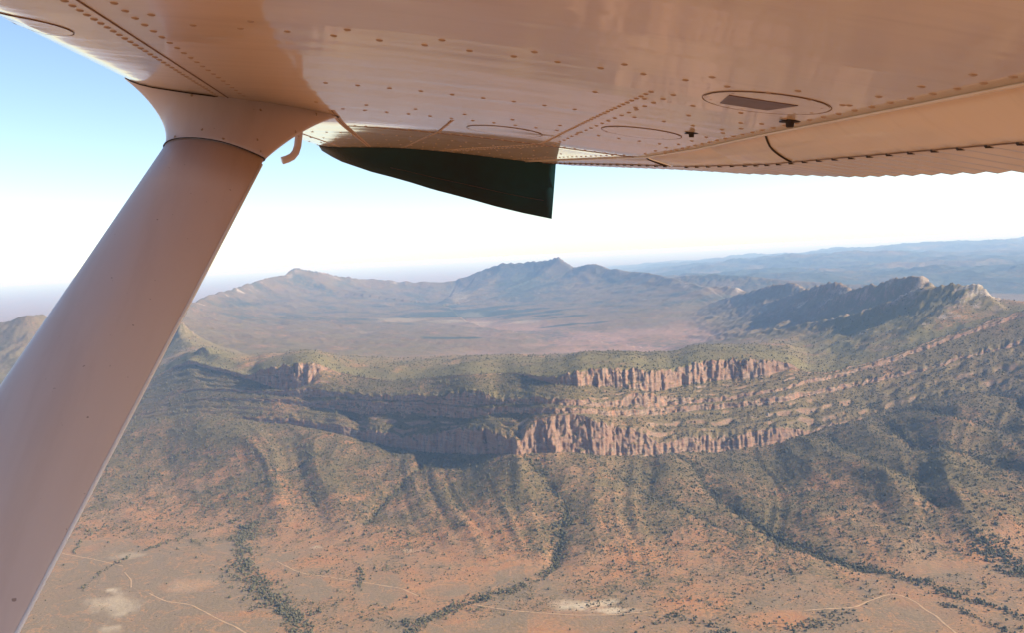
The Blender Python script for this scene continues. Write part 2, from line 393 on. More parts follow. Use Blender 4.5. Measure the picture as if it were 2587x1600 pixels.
# ---- buttresses and gullies in the cliff stretch: rows pushed along the line of sight
wc = np.interp(T, [4.2, 5, iD, iD + 1], [0, 1, 1, 0])[:, None]
rows_c = np.where(wc[:, 0] > 0)[0]
c0, c1 = rows_c[0], rows_c[-1] + 1
U = (AZg[c0:c1] * 4000.0); ZC = Z[c0:c1]; TC = T[c0:c1]
d = 30 * fbm(U / 360, ZC / 900, 21, 3) * np.ones_like(ZC)
for k, sg in enumerate(cliff_seg):
    wk = np.interp(TC, [sg - .45, sg, sg + 1, sg + 1.4], [0, 1, 1, 0])[:, None]
    rr_ = np.where(wk[:, 0] > 0)[0]; e0, e1 = rr_[0], rr_[-1] + 1
    u = U[e0:e1] + 977.0 * k; zc = ZC[e0:e1]
    hk = np.clip((LZ[sg + 1] - LZ[sg]) / 70.0, .25, 1.25)
    warp = 30 * noise(u / 130, zc / 260, 5)
    dk = 25 * np.abs(noise((u + warp) / 105, zc / 520, 31)) ** .7
    dk = dk + 15 * np.abs(noise((u + 1.1 * warp) / (44 + 22 * np.sin(u / 330)), zc / 170, 33)) ** .75
    dk = dk + 8 * np.abs(noise((u + .2 * warp) / 18, zc / 140, 35))
    dk = (dk - 20) * hk
    cl_ = np.interp(TC[e0:e1], [sg - .02, sg + .02, sg + .98, sg + 1.02], [0, 1, 1, 0])[:, None]
    bp_ = (zc + 9 * noise(u / 160, zc * 0 + k, 39)) / (15.0, 9.0, 9.0, 14.0)[k]
    bed = np.floor(bp_); fr_ = bp_ - bed
    blk = 12 * noise(u / 27, bed * 5.17 + .5, 41) + 6.5 * noise(u / 11, bed * 3.31 + .5, 43) + 8.0 * noise(bed * 1.73 + .5, u / 400, 45)
    dk = dk + cl_ * (blk + 3.5 * (.5 - fr_))
    d[e0:e1] -= dk * wk[e0:e1]
R[c0:c1] += d * wc[c0:c1] * np.clip(g_rise, .2, 1)
R = np.maximum.accumulate(R, axis=0)
# low ledges step the slopes between the bands
for k, n_ in ((0, 3), (2, 4)):
    sg = cliff_seg[k] + 1
    rr = np.where((T > sg) & (T < sg + 1))[0]
    f_ = (T[rr] - sg)[:, None]
    ph_ = f_ * n_ + .55 * fbm(AZg[rr] * 26 + 3 * k, f_ * 1.5, 241 + k, 2) * np.sin(np.pi * f_)
    fl_ = np.floor(ph_); st_ = fl_ + sstep(.70, .98, ph_ - fl_)
    amt = np.clip(.45 + 1.1 * fbm(AZg[rr] * 70, f_ * 3, 245 + k, 2), 0, .9) * np.sin(np.pi * f_) ** .5
    zt_, zn_ = LZ[sg], LZ[sg + 1]
    lin_ = zt_ + (zn_ - zt_) * f_
    Z[rr] += (zt_ + (zn_ - zt_) * np.clip(st_ / n_, 0, 1) - lin_) * amt
# the bands vary in height
for k, sg in enumerate(cliff_seg):
    rt = along([(-600, 0), (1990, 0), (2150, 1), (3200, 1)])
    md = (-.05 - .1 * rt) + (.45 + 1.2 * rt) * (.5 * fbm(AZ * 45, AZ * 0 + 3.1 * k, 201 + k, 3) + .9 * fbm(AZ * 190, AZ * 0 + 5.1 * k, 205 + k, 3)) * (1 if k else .5)
    hk = LZ[sg + 1] - LZ[sg]
    rr = np.where((T > sg) & (T < sg + 1.25))[0]
    w = np.interp(T[rr], [sg, sg + 1, sg + (1.25 if k < 3 else 1.08)], [0, 1, 0])[:, None]
    Z[rr] += w * np.clip(md, -.85, .45) * hk
# tops of the cliffs are ragged
for s in cliff_seg:
    rr = np.where((T > s + .55) & (T < s + 1.4))[0]
    w = np.interp(T[rr], [s + .55, s + 1.0, s + (1.4 if s < cliff_seg[3] else 1.12)], [0, 1, 0])[:, None]
    u = AZg[rr] * 4000.0
    hgt = np.maximum(LZ[s + 1] - LZ[s], 0)
    amp = np.minimum(hgt * .24, 13)
    Z[rr] += w * amp * (fbm(u / 34, R[rr] / 60, 51 + s, 3) * 1.2)
X = R * sinA; Y = R * cosA

# ---- ridges: crests placed by where they stand, with their own flanks
def ridge(pts):
    return [px_r(*p) for p in pts]
RIDGES = [
    # name, crest, decay right of travel, decay left
    ("western_range", [(380, 800, 9000), (455, 778, 10500), (529, 751, 12500), (556, 741, 13200), (603, 728, 14200), (640, 714, 15000), (677, 704, 15600), (720, 696, 16200), (733, 684, 16400), (752, 678, 16600), (788, 682, 16900), (846, 697, 17300), (921, 706, 17600),
                       (1047, 714, 17800), (1153, 708, 17800), (1206, 688, 17700), (1270, 667, 17500), (1333, 663, 17300), (1380, 660, 17100), (1412, 652, 16900), (1450, 676, 16600), (1502, 668, 16200), (1534, 681, 15900), (1600, 690, 15200), (1693, 704, 13800), (1740, 716, 13000), (1790, 724, 12200)], 1500, 1000),
    ("peak_ridge", [(1640, 884, 8000), (1723, 874, 7600), (1826, 861, 7200), (1928, 838, 6900), (2010, 829, 6650), (2092, 812, 6400), (2195, 784, 6250), (2256, 760, 6180), (2318, 735, 6100), (2379, 724, 6050), (2440, 722, 6000), (2473, 718, 5960), (2484, 726, 5950), (2502, 747, 5960), (2535, 776, 6050), (2587, 806, 6150), (2720, 850, 6350)], 430, 620),
    ("cuesta_hill", [(1928, 816, 9000), (2010, 802, 8500), (2092, 762, 8000), (2153, 736, 7700), (2215, 719, 7400), (2289, 700, 7150), (2330, 698, 7050), (2348, 716, 7020), (2400, 750, 7100), (2520, 790, 7300)], 480, 620),
    ("cuesta_hill", [(1800, 806, 10500), (1846, 792, 10100), (1948, 764, 9400), (2030, 736, 8800), (2071, 721, 8500), (2115, 711, 8250), (2142, 726, 8150), (2180, 750, 8250)], 480, 700),
    ("cuesta_hill", [(1740, 786, 12000), (1805, 765, 11300), (1887, 740, 10500), (1948, 723, 10100), (1995, 715, 9800), (2026, 724, 9650), (2051, 740, 9700)], 520, 800),
    ("cuesta_hill", [(1690, 760, 13000), (1750, 738, 12700), (1817, 721, 12300), (1860, 726, 12100), (1900, 745, 12000)], 600, 800),
    ("forested_ridge", [(1640, 712, 15500), (1723, 704, 15200), (1800, 703, 15000), (1900, 706, 14700), (2000, 712, 14300), (2174, 720, 14000), (2300, 738, 13500)], 700, 900),
    ("rim_spur", [(800, 936, 4700), (760, 930, 4900), (690, 925, 5200), (600, 912, 5500), (545, 902, 5700), (521, 889, 5900), (500, 896, 6200), (470, 870, 6800), (447, 832, 7300), (425, 842, 7500), (410, 838, 8000), (400, 815, 8600), (380, 802, 9000)], 420, 260),
    ("outlying_hill", [(-300, 830, 9500), (-100, 822, 9300), (0, 815, 9100), (70, 800, 9000), (137, 804, 9100), (220, 822, 9200), (330, 835, 9300)], 700, 800),
]
rows_far = np.where(T > iD + .05)[0]; q0 = rows_far[0]
Xf, Yf, Zf = X[q0:], Y[q0:], Z[q0:]
lift = np.zeros_like(Zf); who = np.full(Zf.shape, -1, np.int8)
wx = Xf + 160 * fbm(Xf / 700, Yf / 700, 61, 3); wy = Yf + 160 * fbm(Xf / 700 + 31, Yf / 700, 63, 3)
spur = ridged(Xf / 650, Yf / 650, 67, 4)
ramp_ = sstep(0, 430, R[q0:] - crest_r); crestw = np.zeros_like(Zf)
for k, (nm, pts, lr, ll) in enumerate(RIDGES):
    P = ridge(pts)
    dist, par, sd_ = poly_dist(Xf, Yf, P)
    dw, _, _ = poly_dist(wx, wy, P) if nm == "western_range" else (dist, 0, 0)
    near = np.exp(-dist / 250.0)
    dd = dist * near + dw * (1 - near)
    cz = np.interp(par, np.arange(len(P)), [p[2] for p in P]); cz = cz + (15 if k in (0, 1, 7) else 10) * fbm(par * (1.3 if k == 0 else 3.1) + 11 * k, par * 0 + k, 231, 3)
    rr_ = np.hypot(Xf, Yf)
    Ld = np.where(sd_ > 0, lr, ll) * (1 + (.38 if k else .2) * spur * (1 - near))
    A = np.maximum(cz - Zf, 0)
    rc_ = 70.0 if k in (0, 6) else 22.0
    dd = np.sqrt(dd * dd + rc_ * rc_) - rc_
    h_ = A * np.maximum(np.exp(-(dd / Ld) ** (1.0 if k else .70)) - .05, 0) / .95 * ramp_
    rough = fbm(Xf / 90, Yf / 90, 71 + k, 4) * np.minimum(A * .035, 14 if k else 7) * (rr_ / 9000 + .4 if k else 1.0)
    h_ = h_ + rough * np.exp(-dist / (3 * Ld))
    crestw = np.maximum(crestw, np.exp(-(dist / (140 + rr_ * .012)) ** 2) * np.minimum(A / 250, 1) * (k not in (6, 8)))
    if k == 0: h_ = h_ + 34 * ridged(Xf / 460 + .3 * Yf / 460, Yf / 700, 271, 4) * np.exp(-dist / 1300) * np.minimum(A / 250, 1)
    if k in (1, 2, 3, 4): h_ = h_ + 20 * ridged(Xf / 120, Yf / 120, 251 + k, 3) * np.exp(-dist / 320) * ramp_ * np.minimum(A / 200, 1)
    w = h_ > lift
    lift = np.where(w, h_, lift); who = np.where(w & (h_ > 22), k, who)
for cx_, cy__, cr_, ch_, cw_ in ((442, 836, 7300, 75, 130), (425, 846, 7350, 55, 100), (462, 852, 7150, 45, 80), (521, 893, 5900, 42, 60), (505, 898, 5950, 26, 60), (480, 872, 6700, 30, 70)):
    ox, oy, _ = px_r(cx_, cy__, cr_)
    dc_ = np.hypot(Xf - ox, Yf - oy) / cw_ + .35 * ridged(Xf / 55, Yf / 55, 261, 2)
    cg_ = ch_ * np.exp(-np.maximum(dc_, 0) ** 1.6)
    lift = lift + cg_; crestw = np.maximum(crestw, np.minimum(cg_ / 40, 1))
Z[q0:] += lift
# ---- distant country on the right, low swells elsewhere
Rf = R[q0:]; Af = AZg[q0:]
hillw = sstep(math.radians(3.5), math.radians(12), Af) * sstep(13500, 19000, Rf) * (1 - sstep(52000, 70000, Rf))
hills = np.maximum(ridged(Xf / 5200, Yf / 5200, 81, 6, .55) + .32, 0) * 300 + np.maximum(ridged(Xf / 1700, Yf / 1700, 85, 4), 0) * 90
far_r = px_r(2116, 616, 30000); 
hp = np.exp(-(((Xf - far_r[0]) / 3800) ** 2 + ((Yf - far_r[1]) / 3000) ** 2))
hills = hills + 330 * hp * (1 + .25 * ridged(Xf / 1500, Yf / 1500, 88, 3))
farw = sstep(34000, 44000, Rf) * (1 - sstep(52000, 70000, Rf)) * sstep(math.radians(9), math.radians(26), Af)
hills = hills + 330 * farw
hl = hillw * hills
Z[q0:] = np.minimum(Z[q0:] + hl, np.maximum(-Rf * .0045, Z[q0:]))
lowh = sstep(6500, 9000, Rf) * (1 - inb) * (Af < 0) * (1 - sstep(12000, 15000, Rf))
Z[q0:] += lowh * np.maximum(ridged(Xf / 1300, Yf / 1300, 91, 4), -.2) * 70
# ---- general relief
X = R * sinA; Y = R * cosA
rel = np.interp(T, [2, 3, 3.4, 4.6, 5.0, iD, iD + .4, iD + 1, iD + 2, iD + 3], [.15, .35, 1, 1, .5, .25, .7, 1.1, .5, .1])[:, None]
Z += rel * (9 * fbm(X / 230, Y / 230, 101, 3) + 3.0 * fbm(X / 60, Y / 60, 103, 2))
pw = np.interp(T, [iD, iD + .5, iD + 1.2, iD + 2], [0, 1, 1, 0])[:, None]
Z += pw * 20 * fbm(X / 420, Y / 420, 105, 3)
# spurs that run down from the cliffs
sw = np.interp(T, [3.0, 3.7, 4.5, 4.95, 5.0], [0, .55, 1, .7, 0])[:, None]
ua = AZg + .05 * noise(AZg * 9, R / 900, 107)
Z += sw * np.clip(g_rise, .35, 1) * 34 * (.78 * (1 - 1.7 * np.abs(noise(ua * 12 + R / 2600, R / 2600, 109)) ** 1.3) + .22 * ridged(ua * 30 + R / 1500, R / 1500, 113, 2))
# larger hills at the right foot of the range
hr = sstep(math.radians(12), math.radians(24), AZg) * np.interp(T, [3.2, 4, 4.8, 5.2], [0, 1, .8, 0])[:, None]
Z += hr * 36 * ridged((X + Y * .55) / 520, (Y - X * .2) / 900, 117, 2)
# gullies
GULLY = [
    ([(1660, 1120), (1681, 1140), (1744, 1169), (1761, 1198), (1781, 1238), (1815, 1269), (1847, 1289), (1920, 1335), (1993, 1375), (2068, 1401), (2181, 1432)], 24, 55),
    ([(2022, 1088), (2087, 1106), (2139, 1141), (2196, 1178), (2259, 1198), (2311, 1218), (2328, 1261), (2374, 1284)], 20, 45),
    ([(1330, 1155), (1346, 1172), (1377, 1218), (1425, 1275), (1432, 1312), (1415, 1370), (1395, 1430)], 15, 40),
    ([(1090, 1165), (1070, 1180), (1029, 1218), (972, 1266), (930, 1320)], 13, 40),
    ([(800, 1160), (760, 1178), (686, 1212), (629, 1232), (560, 1260)], 11, 36),
    ([(2500, 985), (2540, 1009), (2587, 1032), (2640, 1050)], 26, 60),
    ([(2240, 1080), (2308, 1129), (2431, 1160), (2517, 1183), (2600, 1195)], 22, 60),
    ([(2200, 1020), (2300, 1042), (2388, 1060), (2480, 1085), (2600, 1105)], 24, 70),
    ([(1500, 1160), (1560, 1210), (1640, 1255), (1740, 1300), (1850, 1350)], 8, 45),
]
gw_all = np.zeros_like(Z)
r3 = np.where((T > 2.5) & (T < iD))[0]; a0, a1 = r3[0], r3[-1] + 1
for pts, dep, wid in GULLY:
    P = [px_ground(*p) for p in pts]
    jx = X[a0:a1] + 14 * noise(X[a0:a1] / 70, Y[a0:a1] / 70, 121); jy = Y[a0:a1]
    dist, par, _ = poly_dist(jx, jy, P)
    g = np.exp(-dist / wid)
    Z[a0:a1] -= dep * g
    gw_all[a0:a1] = np.maximum(gw_all[a0:a1], np.exp(-(dist / (wid * .45)) ** 2))

# ---- ground cover masks (what grows or lies there)
slopeN = fbm(X / 340, Y / 340, 131, 4)
patch = fbm(X / 95, Y / 95, 137, 4)
veg = np.interp(T, [2, 2.75, 3.1, 3.5, 4.2, 5, iD, iD + .3, iD + 1, iD + 2, iD + 2.4, NL - 1],
                [.18, .22, .30, .48, .64, .75, .78, .85, .86, .7, .35, .22])[:, None] + .42 * slopeN + .30 * patch + 0 * Z
soil = np.interp(T, [0, 2.6, 3.2, 4.2, 5, iD, NL - 1], [.4, .28, .62, .7, .6, .45, .35])[:, None] + .55 * fbm(X / 500, Y / 500, 141, 3) + .75 * fbm(X / 130, Y / 130, 143, 4)
grassy = np.interp(T, [3, 4, 5, iD - .2, iD + .1, iD + 1.2, iD + 2], [.05, .25, .3, .4, .9, .75, .2])[:, None] + .5 * slopeN
right = sstep(math.radians(8), math.radians(20), AZg)
veg += .10 * right * (T > 3.5)[:, None]
rock = np.interp(T, [4.7, 4.97, 5.0], [.1, .3, 1])[:, None] * np.ones_like(Z)
for s_ in cliff_seg[:3]: rock[(T > s_ + 1.06) & (T < s_ + 1.94)] = .85
sand = np.zeros_like(Z); forest = np.zeros_like(Z); basin = np.zeros_like(Z)
veg = np.maximum(veg, .85 * gw_all)
bz = np.interp(T, [iD + 1.1, iD + 1.75, iD + 3, iD + 3.6], [0, 1, 1, 0])[:, None] * inb
far_lift = np.zeros_like(Z); far_lift[q0:] = lift + hl
basin = bz * (1 - sstep(20, 110, far_lift)) * (1 - .45 * sstep(.0, .35, fbm(X / 900, Y / 900, 145, 3)))
fw = sstep(11000, 13000, R)
veg = np.where(far_lift > 15, .66 + (.5 - .3 * fw) * slopeN + (.25 - .1 * fw) * patch, veg)
veg = veg + .15 * (far_lift > 60)
fb = fbm(X / 1500, Y / 500, 151, 4)
forest = np.where(bz > .3, sstep(.05, .30, fb + .5 * np.interp(R, [8000, 10500, 12500, 15500], [-.8, -.25, .55, .6])), 0) * (1 - sstep(60, 200, far_lift))
hlz = np.zeros_like(Z); hlz[q0:] = hl; lfz = np.zeros_like(Z); lfz[q0:] = lift
forest = np.maximum(forest, .8 * sstep(8, 60, hlz) * (.75 + .5 * fbm(X / 1400, Y / 1400, 153, 3)))
forest = np.maximum(forest, .5 * sstep(40, 160, lfz) * sstep(8500, 11000, R) * (.85 + .6 * fbm(X / 500, Y / 500, 155, 3)))
U_all = AZg * 4000.0
def ell(x, y, wx_px, wy_px, soft=.5, full=False, rag=.35):
    """soft blob on the ground centred on a photo pixel, half sizes in photo pixels"""
    G = (R, Z) if full else (None, None)
    cx, cy_ = px_ground(x, y, *G); x1, y1 = px_ground(x + wx_px, y - .0494 * wx_px, *G); x2, y2 = px_ground(x, y - wy_px, *G)
    ux, uy = x1 - cx, y1 - cy_; vx, vy = x2 - cx, y2 - cy_
    vl, ul = math.hypot(vx, vy), math.hypot(ux, uy)
    if vl > 6 * ul: vx *= 6 * ul / vl; vy *= 6 * ul / vl
    if full and vl > 2.2 * ul: vx, vy = vx * 2.2 * ul / math.hypot(vx, vy), vy * 2.2 * ul / math.hypot(vx, vy)
    det = ux * vy - uy * vx
    px_, py_ = X - cx, Y - cy_
    a = (px_ * vy - py_ * vx) / det; b = (ux * py_ - uy * px_) / det
    q = np.hypot(a, b) + rag * fbm(X / (abs(ux) * .55 + 15), Y / (abs(ux) * .55 + 15), 161, 5, .62)
    return 1 - sstep(1 - soft, 1 + .2, q)
for e in ((1190, 808, 34, 7), (1160, 778, 26, 5), (1220, 833, 26, 6), (1010, 833, 70, 5), (1180, 830, 130, 4), (1330, 829, 40, 4), (930, 874, 28, 3)):
    sand = np.maximum(sand, .17 * ell(*e, rag=.9))
for e in ((1200, 806, 120, 16), (1290, 815, 90, 12), (1080, 790, 130, 10), (1320, 770, 190, 12), (900, 840, 90, 6)):
    forest = np.maximum(forest, .62 * ell(*e, soft=.9))
forest = forest * (1 - sand)
for e, v in (((294, 1529, 80, 26), .55), ((286, 1493, 22, 6), .8), ((1470, 1530, 95, 14), .8), ((1540, 1543, 70, 9), .8), ((320, 1405, 60, 10), .35), ((470, 1480, 80, 20), .18), ((1035, 1392, 30, 6), .35), ((800, 1384, 16, 5), .5), ((280, 1590, 40, 14), .5)):
    sand = np.maximum(sand, .75 * v * ell(*e, soft=.8, rag=1.1))
outcrop = np.zeros_like(Z); outcrop[q0:] = crestw * (.35 + .8 * fbm(Xf / 260, Yf / 260, 211, 3))
zj = fbm(U_all / 190, np.broadcast_to(T[:, None] * 5.5, Z.shape), 213, 3)
outcrop = np.maximum(outcrop, np.interp(T, [4.9, 5.2, iD - .1, iD + .1], [0, .6, .6, 0])[:, None] * sstep(.1, .5, zj) * .8)
for px_, py_, pr_, rad_, v_ in ((2480, 735, 5930, 210, 1.0), (2510, 770, 5900, 170, .9), (2440, 770, 5700, 150, .8), (2400, 815, 5500, 90, .9), (2330, 815, 5400, 90, .8), (2345, 715, 7000, 170, .8), (2135, 722, 8130, 200, .7), (2020, 725, 9650, 230, .7)):
    ox, oy, _ = px_r(px_, py_, pr_)
    outcrop = np.maximum(outcrop, v_ * np.exp(-((X - ox) ** 2 + (Y - oy) ** 2) / rad_ ** 2) * (.8 + .5 * fbm(X / 60, Y / 60, 217, 3)))
bare = np.zeros_like(Z)
for e in ((330, 1500, 330, 120), (200, 1420, 200, 60), (2290, 1570, 130, 62), (1350, 1585, 260, 32), (960, 1490, 70, 40), (1320, 1455, 80, 26), (560, 1395, 60, 22), (2360, 1440, 90, 18), (790, 1490, 50, 30), (700, 1410, 60, 12), (480, 1590, 230, 50), (1130, 1490, 60, 22)):
    bare = np.maximum(bare, ell(*e, soft=.35))
veg = veg * (1 - bare) - .25 * bare
for e in ((470, 1480, 90, 24), (560, 1560, 160, 14), (1750, 1530, 130, 30), (1950, 1570, 120, 30), (2480, 1400, 90, 40), (800, 1420, 90, 20), (600, 1270, 200, 30)):
    soil = np.maximum(soil, 1.0 * ell(*e))
soil = np.where((bare > .5) & (AZg < 0), soil - .45, soil)
# wooded creeks on the plain
CREEK = [
    ([(628, 1330), (614, 1374), (609, 1417), (640, 1470), (690, 1520), (740, 1570), (765, 1625)], 34, 1.0),
    ([(590, 1440), (630, 1470), (690, 1520)], 55, .75),
    ([(905, 1430), (915, 1452), (906, 1486), (886, 1509), (829, 1538), (757, 1566)], 12, .8),
    ([(1428, 1312), (1415, 1380), (1395, 1430), (1375, 1455), (1270, 1502), (1153, 1534), (1060, 1580), (1030, 1620)], 22, .95),
    ([(1950, 1350), (1993, 1375), (2068, 1401), (2181, 1432), (2237, 1446), (2321, 1474), (2434, 1513), (2546, 1552), (2640, 1580)], 24, 1.0),
    ([(2380, 1530), (2434, 1547), (2518, 1589), (2600, 1625)], 15, .9),
    ([(2500, 1390), (2546, 1434), (2600, 1450)], 55, .95),
    ([(200, 1500), (250, 1450), (330, 1405), (420, 1372), (520, 1342), (600, 1315)], 9, .9),
    ([(180, 1410), (200, 1370), (260, 1335)], 7, .8),
    ([(1640, 1570), (1720, 1560), (1800, 1590), (1850, 1620)], 30, .7),
    ([(1000, 1580), (1100, 1565), (1200, 1510)], 26, .75),
    ([(2000, 1590), (2080, 1575), (2150, 1560)], 30, .75),
]
creek = np.zeros_like(Z)
r3 = np.where((T > 1.4) & (T < 4.4))[0]; b0, b1 = r3[0], r3[-1] + 1
for pts, wid, s in CREEK:
    P = [px_ground(*p) for p in pts]
    dist, par, _ = poly_dist(X[b0:b1] + 12 * noise(X[b0:b1] / 40, Y[b0:b1] / 40, 171), Y[b0:b1] + 12 * noise(X[b0:b1] / 40, Y[b0:b1] / 40, 173), P)
    frag = sstep(-.35, .25, fbm(X[b0:b1] / 38, Y[b0:b1] / 38, 177, 3) + .25 * (1 - dist / (wid * 1.6)))
    creek[b0:b1] = np.maximum(creek[b0:b1], s * frag * (1 - sstep(wid * .3, wid * 1.9, dist)))
creek = np.maximum(creek, .34 * gw_all)
soil = np.where(R < 2150, 1.0, soil); veg = np.where(R < 2150, -.3, veg)  # unseen near ground made bare orange so its bounce warms the wing
veg = np.clip(np.maximum(veg, creek * .55), 0, 1.1); soil = np.clip(soil, 0, 1)

# ---- normals of the whole sheet
PX = np.stack([X, Y, Z], -1)
def diff(a, ax):
    g = np.empty_like(a)
    if ax == 0:
        g[1:-1] = a[2:] - a[:-2]; g[0] = a[1] - a[0]; g[-1] = a[-1] - a[-2]
    else:
        g[:, 1:-1] = a[:, 2:] - a[:, :-2]; g[:, 0] = a[:, 1] - a[:, -1]; g[:, -1] = a[:, 0] - a[:, -2]
    return g
gu, gv = diff(PX, 1), diff(PX, 0)
NRM = np.cross(gu, gv); NRM /= np.linalg.norm(NRM, axis=-1, keepdims=True) + 1e-12
NRM[NRM[..., 2] < -.2] *= -1

# ---- split into pieces of the setting
zone_id = np.zeros((NR - 1, NC), np.int16)
rowT = T[:-1]
NAMES = []
def zid(name): NAMES.append(name); return len(NAMES) - 1
z_plain = zid("plain"); z_foot = zid("foothills"); z_clf = [zid("cliff_band") for _ in range(4)]; z_ter = [zid("terrace") for _ in range(3)]
z_plat = zid("plateau"); z_bas = zid("basin_floor"); z_farp = zid("far_plain"); z_hill = zid("distant_hills")
z_rid = [zid(r[0]) for r in RIDGES]
zone_id[rowT < 3] = z_plain
zone_id[(rowT >= 3) & (rowT < 5)] = z_foot
for k in range(4):
    zone_id[(rowT >= 5 + 2 * k) & (rowT < 6 + 2 * k)] = z_clf[k]
    if k < 3: zone_id[(rowT >= 6 + 2 * k) & (rowT < 7 + 2 * k)] = z_ter[k]
zone_id[(rowT >= iD) & (rowT < iD + 2)] = z_plat
zone_id[(rowT >= iD + 2) & (rowT < iD + 3)] = z_bas
zone_id[rowT >= iD + 3] = z_farp
zf = zone_id[q0:]
zf[(hl[:-1] > 18)] = z_hill
for k in range(len(RIDGES)): zf[who[:-1] == k] = z_rid[k]
flat = np.arange(NR * NC).reshape(NR, NC)
nxt = np.roll(flat, -1, axis=1)
quads = np.stack([flat[:-1], nxt[:-1], nxt[1:], flat[1:]], -1)
V = PX.reshape(-1, 3).astype(np.float32); VN = NRM.reshape(-1, 3).astype(np.float32)
ATT1 = np.stack([np.clip(veg, 0, 1.2), soil, rock, np.clip(sand, 0, 1)], -1).reshape(-1, 4).astype(np.float32)
ATT2 = np.stack([np.clip(forest, 0, 1), np.clip(basin, 0, 1), np.clip(grassy, 0, 1), np.clip(outcrop, 0, 1)], -1).reshape(-1, 4).astype(np.float32)

def build_piece(name, q):
    used, inv = np.unique(q.reshape(-1), return_inverse=True)
    me = bpy.data.meshes.new(name)
    nq = len(q)
    me.vertices.add(len(used)); me.vertices.foreach_set("co", V[used].reshape(-1))
    me.loops.add(nq * 4); me.loops.foreach_set("vertex_index", inv.astype(np.int32))
    me.polygons.add(nq); me.polygons.foreach_set("loop_start", np.arange(0, nq * 4, 4, dtype=np.int32))
    me.update(calc_edges=True)
    me.polygons.foreach_set("use_smooth", np.ones(nq, bool))
    for nm, A in (("cover", ATT1), ("zone", ATT2)):
        at = me.attributes.new(nm, 'FLOAT_COLOR', 'POINT'); at.data.foreach_set("color", A[used].reshape(-1))
    me.normals_split_custom_set_from_vertices(VN[used])
    me.materials.append(M_TERR)
    o = bpy.data.objects.new(name, me); COL.objects.link(o)
    return o
qz = zone_id.reshape(-1); Q = quads.reshape(-1, 4)
LAB = {
    "plain": ("red brown open plain crossed by wooded creeks at the bottom", "plain"),
    "foothills": ("scrub covered foothill slopes below the cliffs", "foothills"),
    "plateau": ("green scrubby plateau behind the cliff tops", "plateau"),
    "basin_floor": ("flat dusky pink basin floor ringed by ranges", "basin"),
    "far_plain": ("pale hazy desert plain reaching the horizon", "plain"),
    "distant_hills": ("blue hazy hills on the horizon", "hills"),
    "western_range": ("long blue range with two high summits behind the basin", "mountain range"),
    "peak_ridge": ("tall dark ridge ending in a pale rocky peak", "ridge"),
    "forested_ridge": ("low dark wooded ridge before the blue hills", "ridge"),
    "rim_spur": ("rocky rim spur with dark crags beside the strut", "ridge"),
    "outlying_hill": ("low hazy hill in front of the wing strut", "hill"),
}
CU_LAB = iter(["tilted ridge with a blunt summit just behind the pale rocky peak", "pointed middle ridge of the tilted row beside the basin", "rounded rocky ridge at the far end of the tilted row", "low craggy ridge where the tilted row meets the blue range"])
esc = empty("escarpment"); tag(esc, "layered red sandstone escarpment with four cliff bands", "escarpment", kind="structure")
for zi, nm in enumerate(NAMES):
    q = Q[qz == zi]
    if len(q) == 0: continue
    o = build_piece(nm, q)
    if nm in ("cliff_band", "terrace"):
        o.parent = esc
    elif nm == "cuesta_hill": tag(o, next(CU_LAB), "ridge", kind="structure")
    else: tag(o, LAB[nm][0], LAB[nm][1], kind="structure")

def ground_at(x, y):
    a = math.atan2(x, y); r = math.hypot(x, y)
    c = int(np.argmin(np.abs(AZ - a)))
    return float(np.interp(r, R[:, c], Z[:, c]))

# ------------------------------------------------------------------ dirt tracks
M_TRACK = simple("track_dust", (0.47, 0.295, 0.16), .95, .1, noise_amt=.2, nscale=.05)
TRACKS = [
    ([(2032, 1544), (2080, 1541), (2161, 1537), (2192, 1522), (2245, 1502), (2279, 1505), (2316, 1524), (2338, 1544), (2366, 1558), (2389, 1581), (2414, 1600), (2450, 1640)], 5.0, "pale track curving over the bare field beside the wooded creek"),
    ([(1195, 1529), (1292, 1545), (1454, 1557), (1540, 1556), (1636, 1548)], 4.5, "pale track passing the bright sand patch"),
    ([(700, 1420), (743, 1443), (772, 1452), (829, 1459), (886, 1468), (958, 1480), (1015, 1489), (1058, 1509)], 4.0, "thin track leading from the wooded creek to a bare clearing"),
    ([(139, 1388), (155, 1401), (229, 1413), (311, 1432)], 4.0, "short white track beside the wing strut"),
    ([(376, 1501), (417, 1521), (483, 1529), (544, 1562), (605, 1591), (650, 1620)], 4.5, "sandy track crossing the open plain towards the bottom edge"),
    ([(315, 1448), (333, 1472), (331, 1487)], 3.5, "very short pale track near the white clay patch"),
]
for pts, wid, lab in TRACKS:
    P = np.array([px_ground(*p) for p in pts])
    s = np.concatenate([[0], np.cumsum(np.hypot(*np.diff(P, axis=0).T))])
    n = max(8, int(s[-1] / 9)); ss = np.linspace(0, s[-1], n)
    cx = np.interp(ss, s, P[:, 0]); cyy = np.interp(ss, s, P[:, 1])
    for _ in range(6):
        cx[1:-1] = (cx[:-2] + 2 * cx[1:-1] + cx[2:]) / 4; cyy[1:-1] = (cyy[:-2] + 2 * cyy[1:-1] + cyy[2:]) / 4
    cx = cx + 2.5 * noise(ss / 60, ss * 0 + wid, 181)
    tx, ty = np.gradient(cx), np.gradient(cyy); L = np.hypot(tx, ty); tx /= L; ty /= L
    vv, ff = [], []
    for i in range(n):
        ww = wid * (1 + .35 * float(noise(np.array(ss[i] / 25), np.array(3.3), 183)))
        for sgn in (-1, 0, 1):
            x_, y_ = cx[i] - ty[i] * ww * sgn * .5, cyy[i] + tx[i] * ww * sgn * .5
            vv.append((x_, y_, ground_at(x_, y_) + (.9 if sgn == 0 else .55)))
        if i:
            for k in range(2):
                b = (i - 1) * 3 + k; ff.append((b, b + 1, b + 4, b + 3))
    o = mesh_obj("dirt_track", vv, ff, M_TRACK)
    tag(o, lab, "track", "dirt tracks on the plain", "structure")

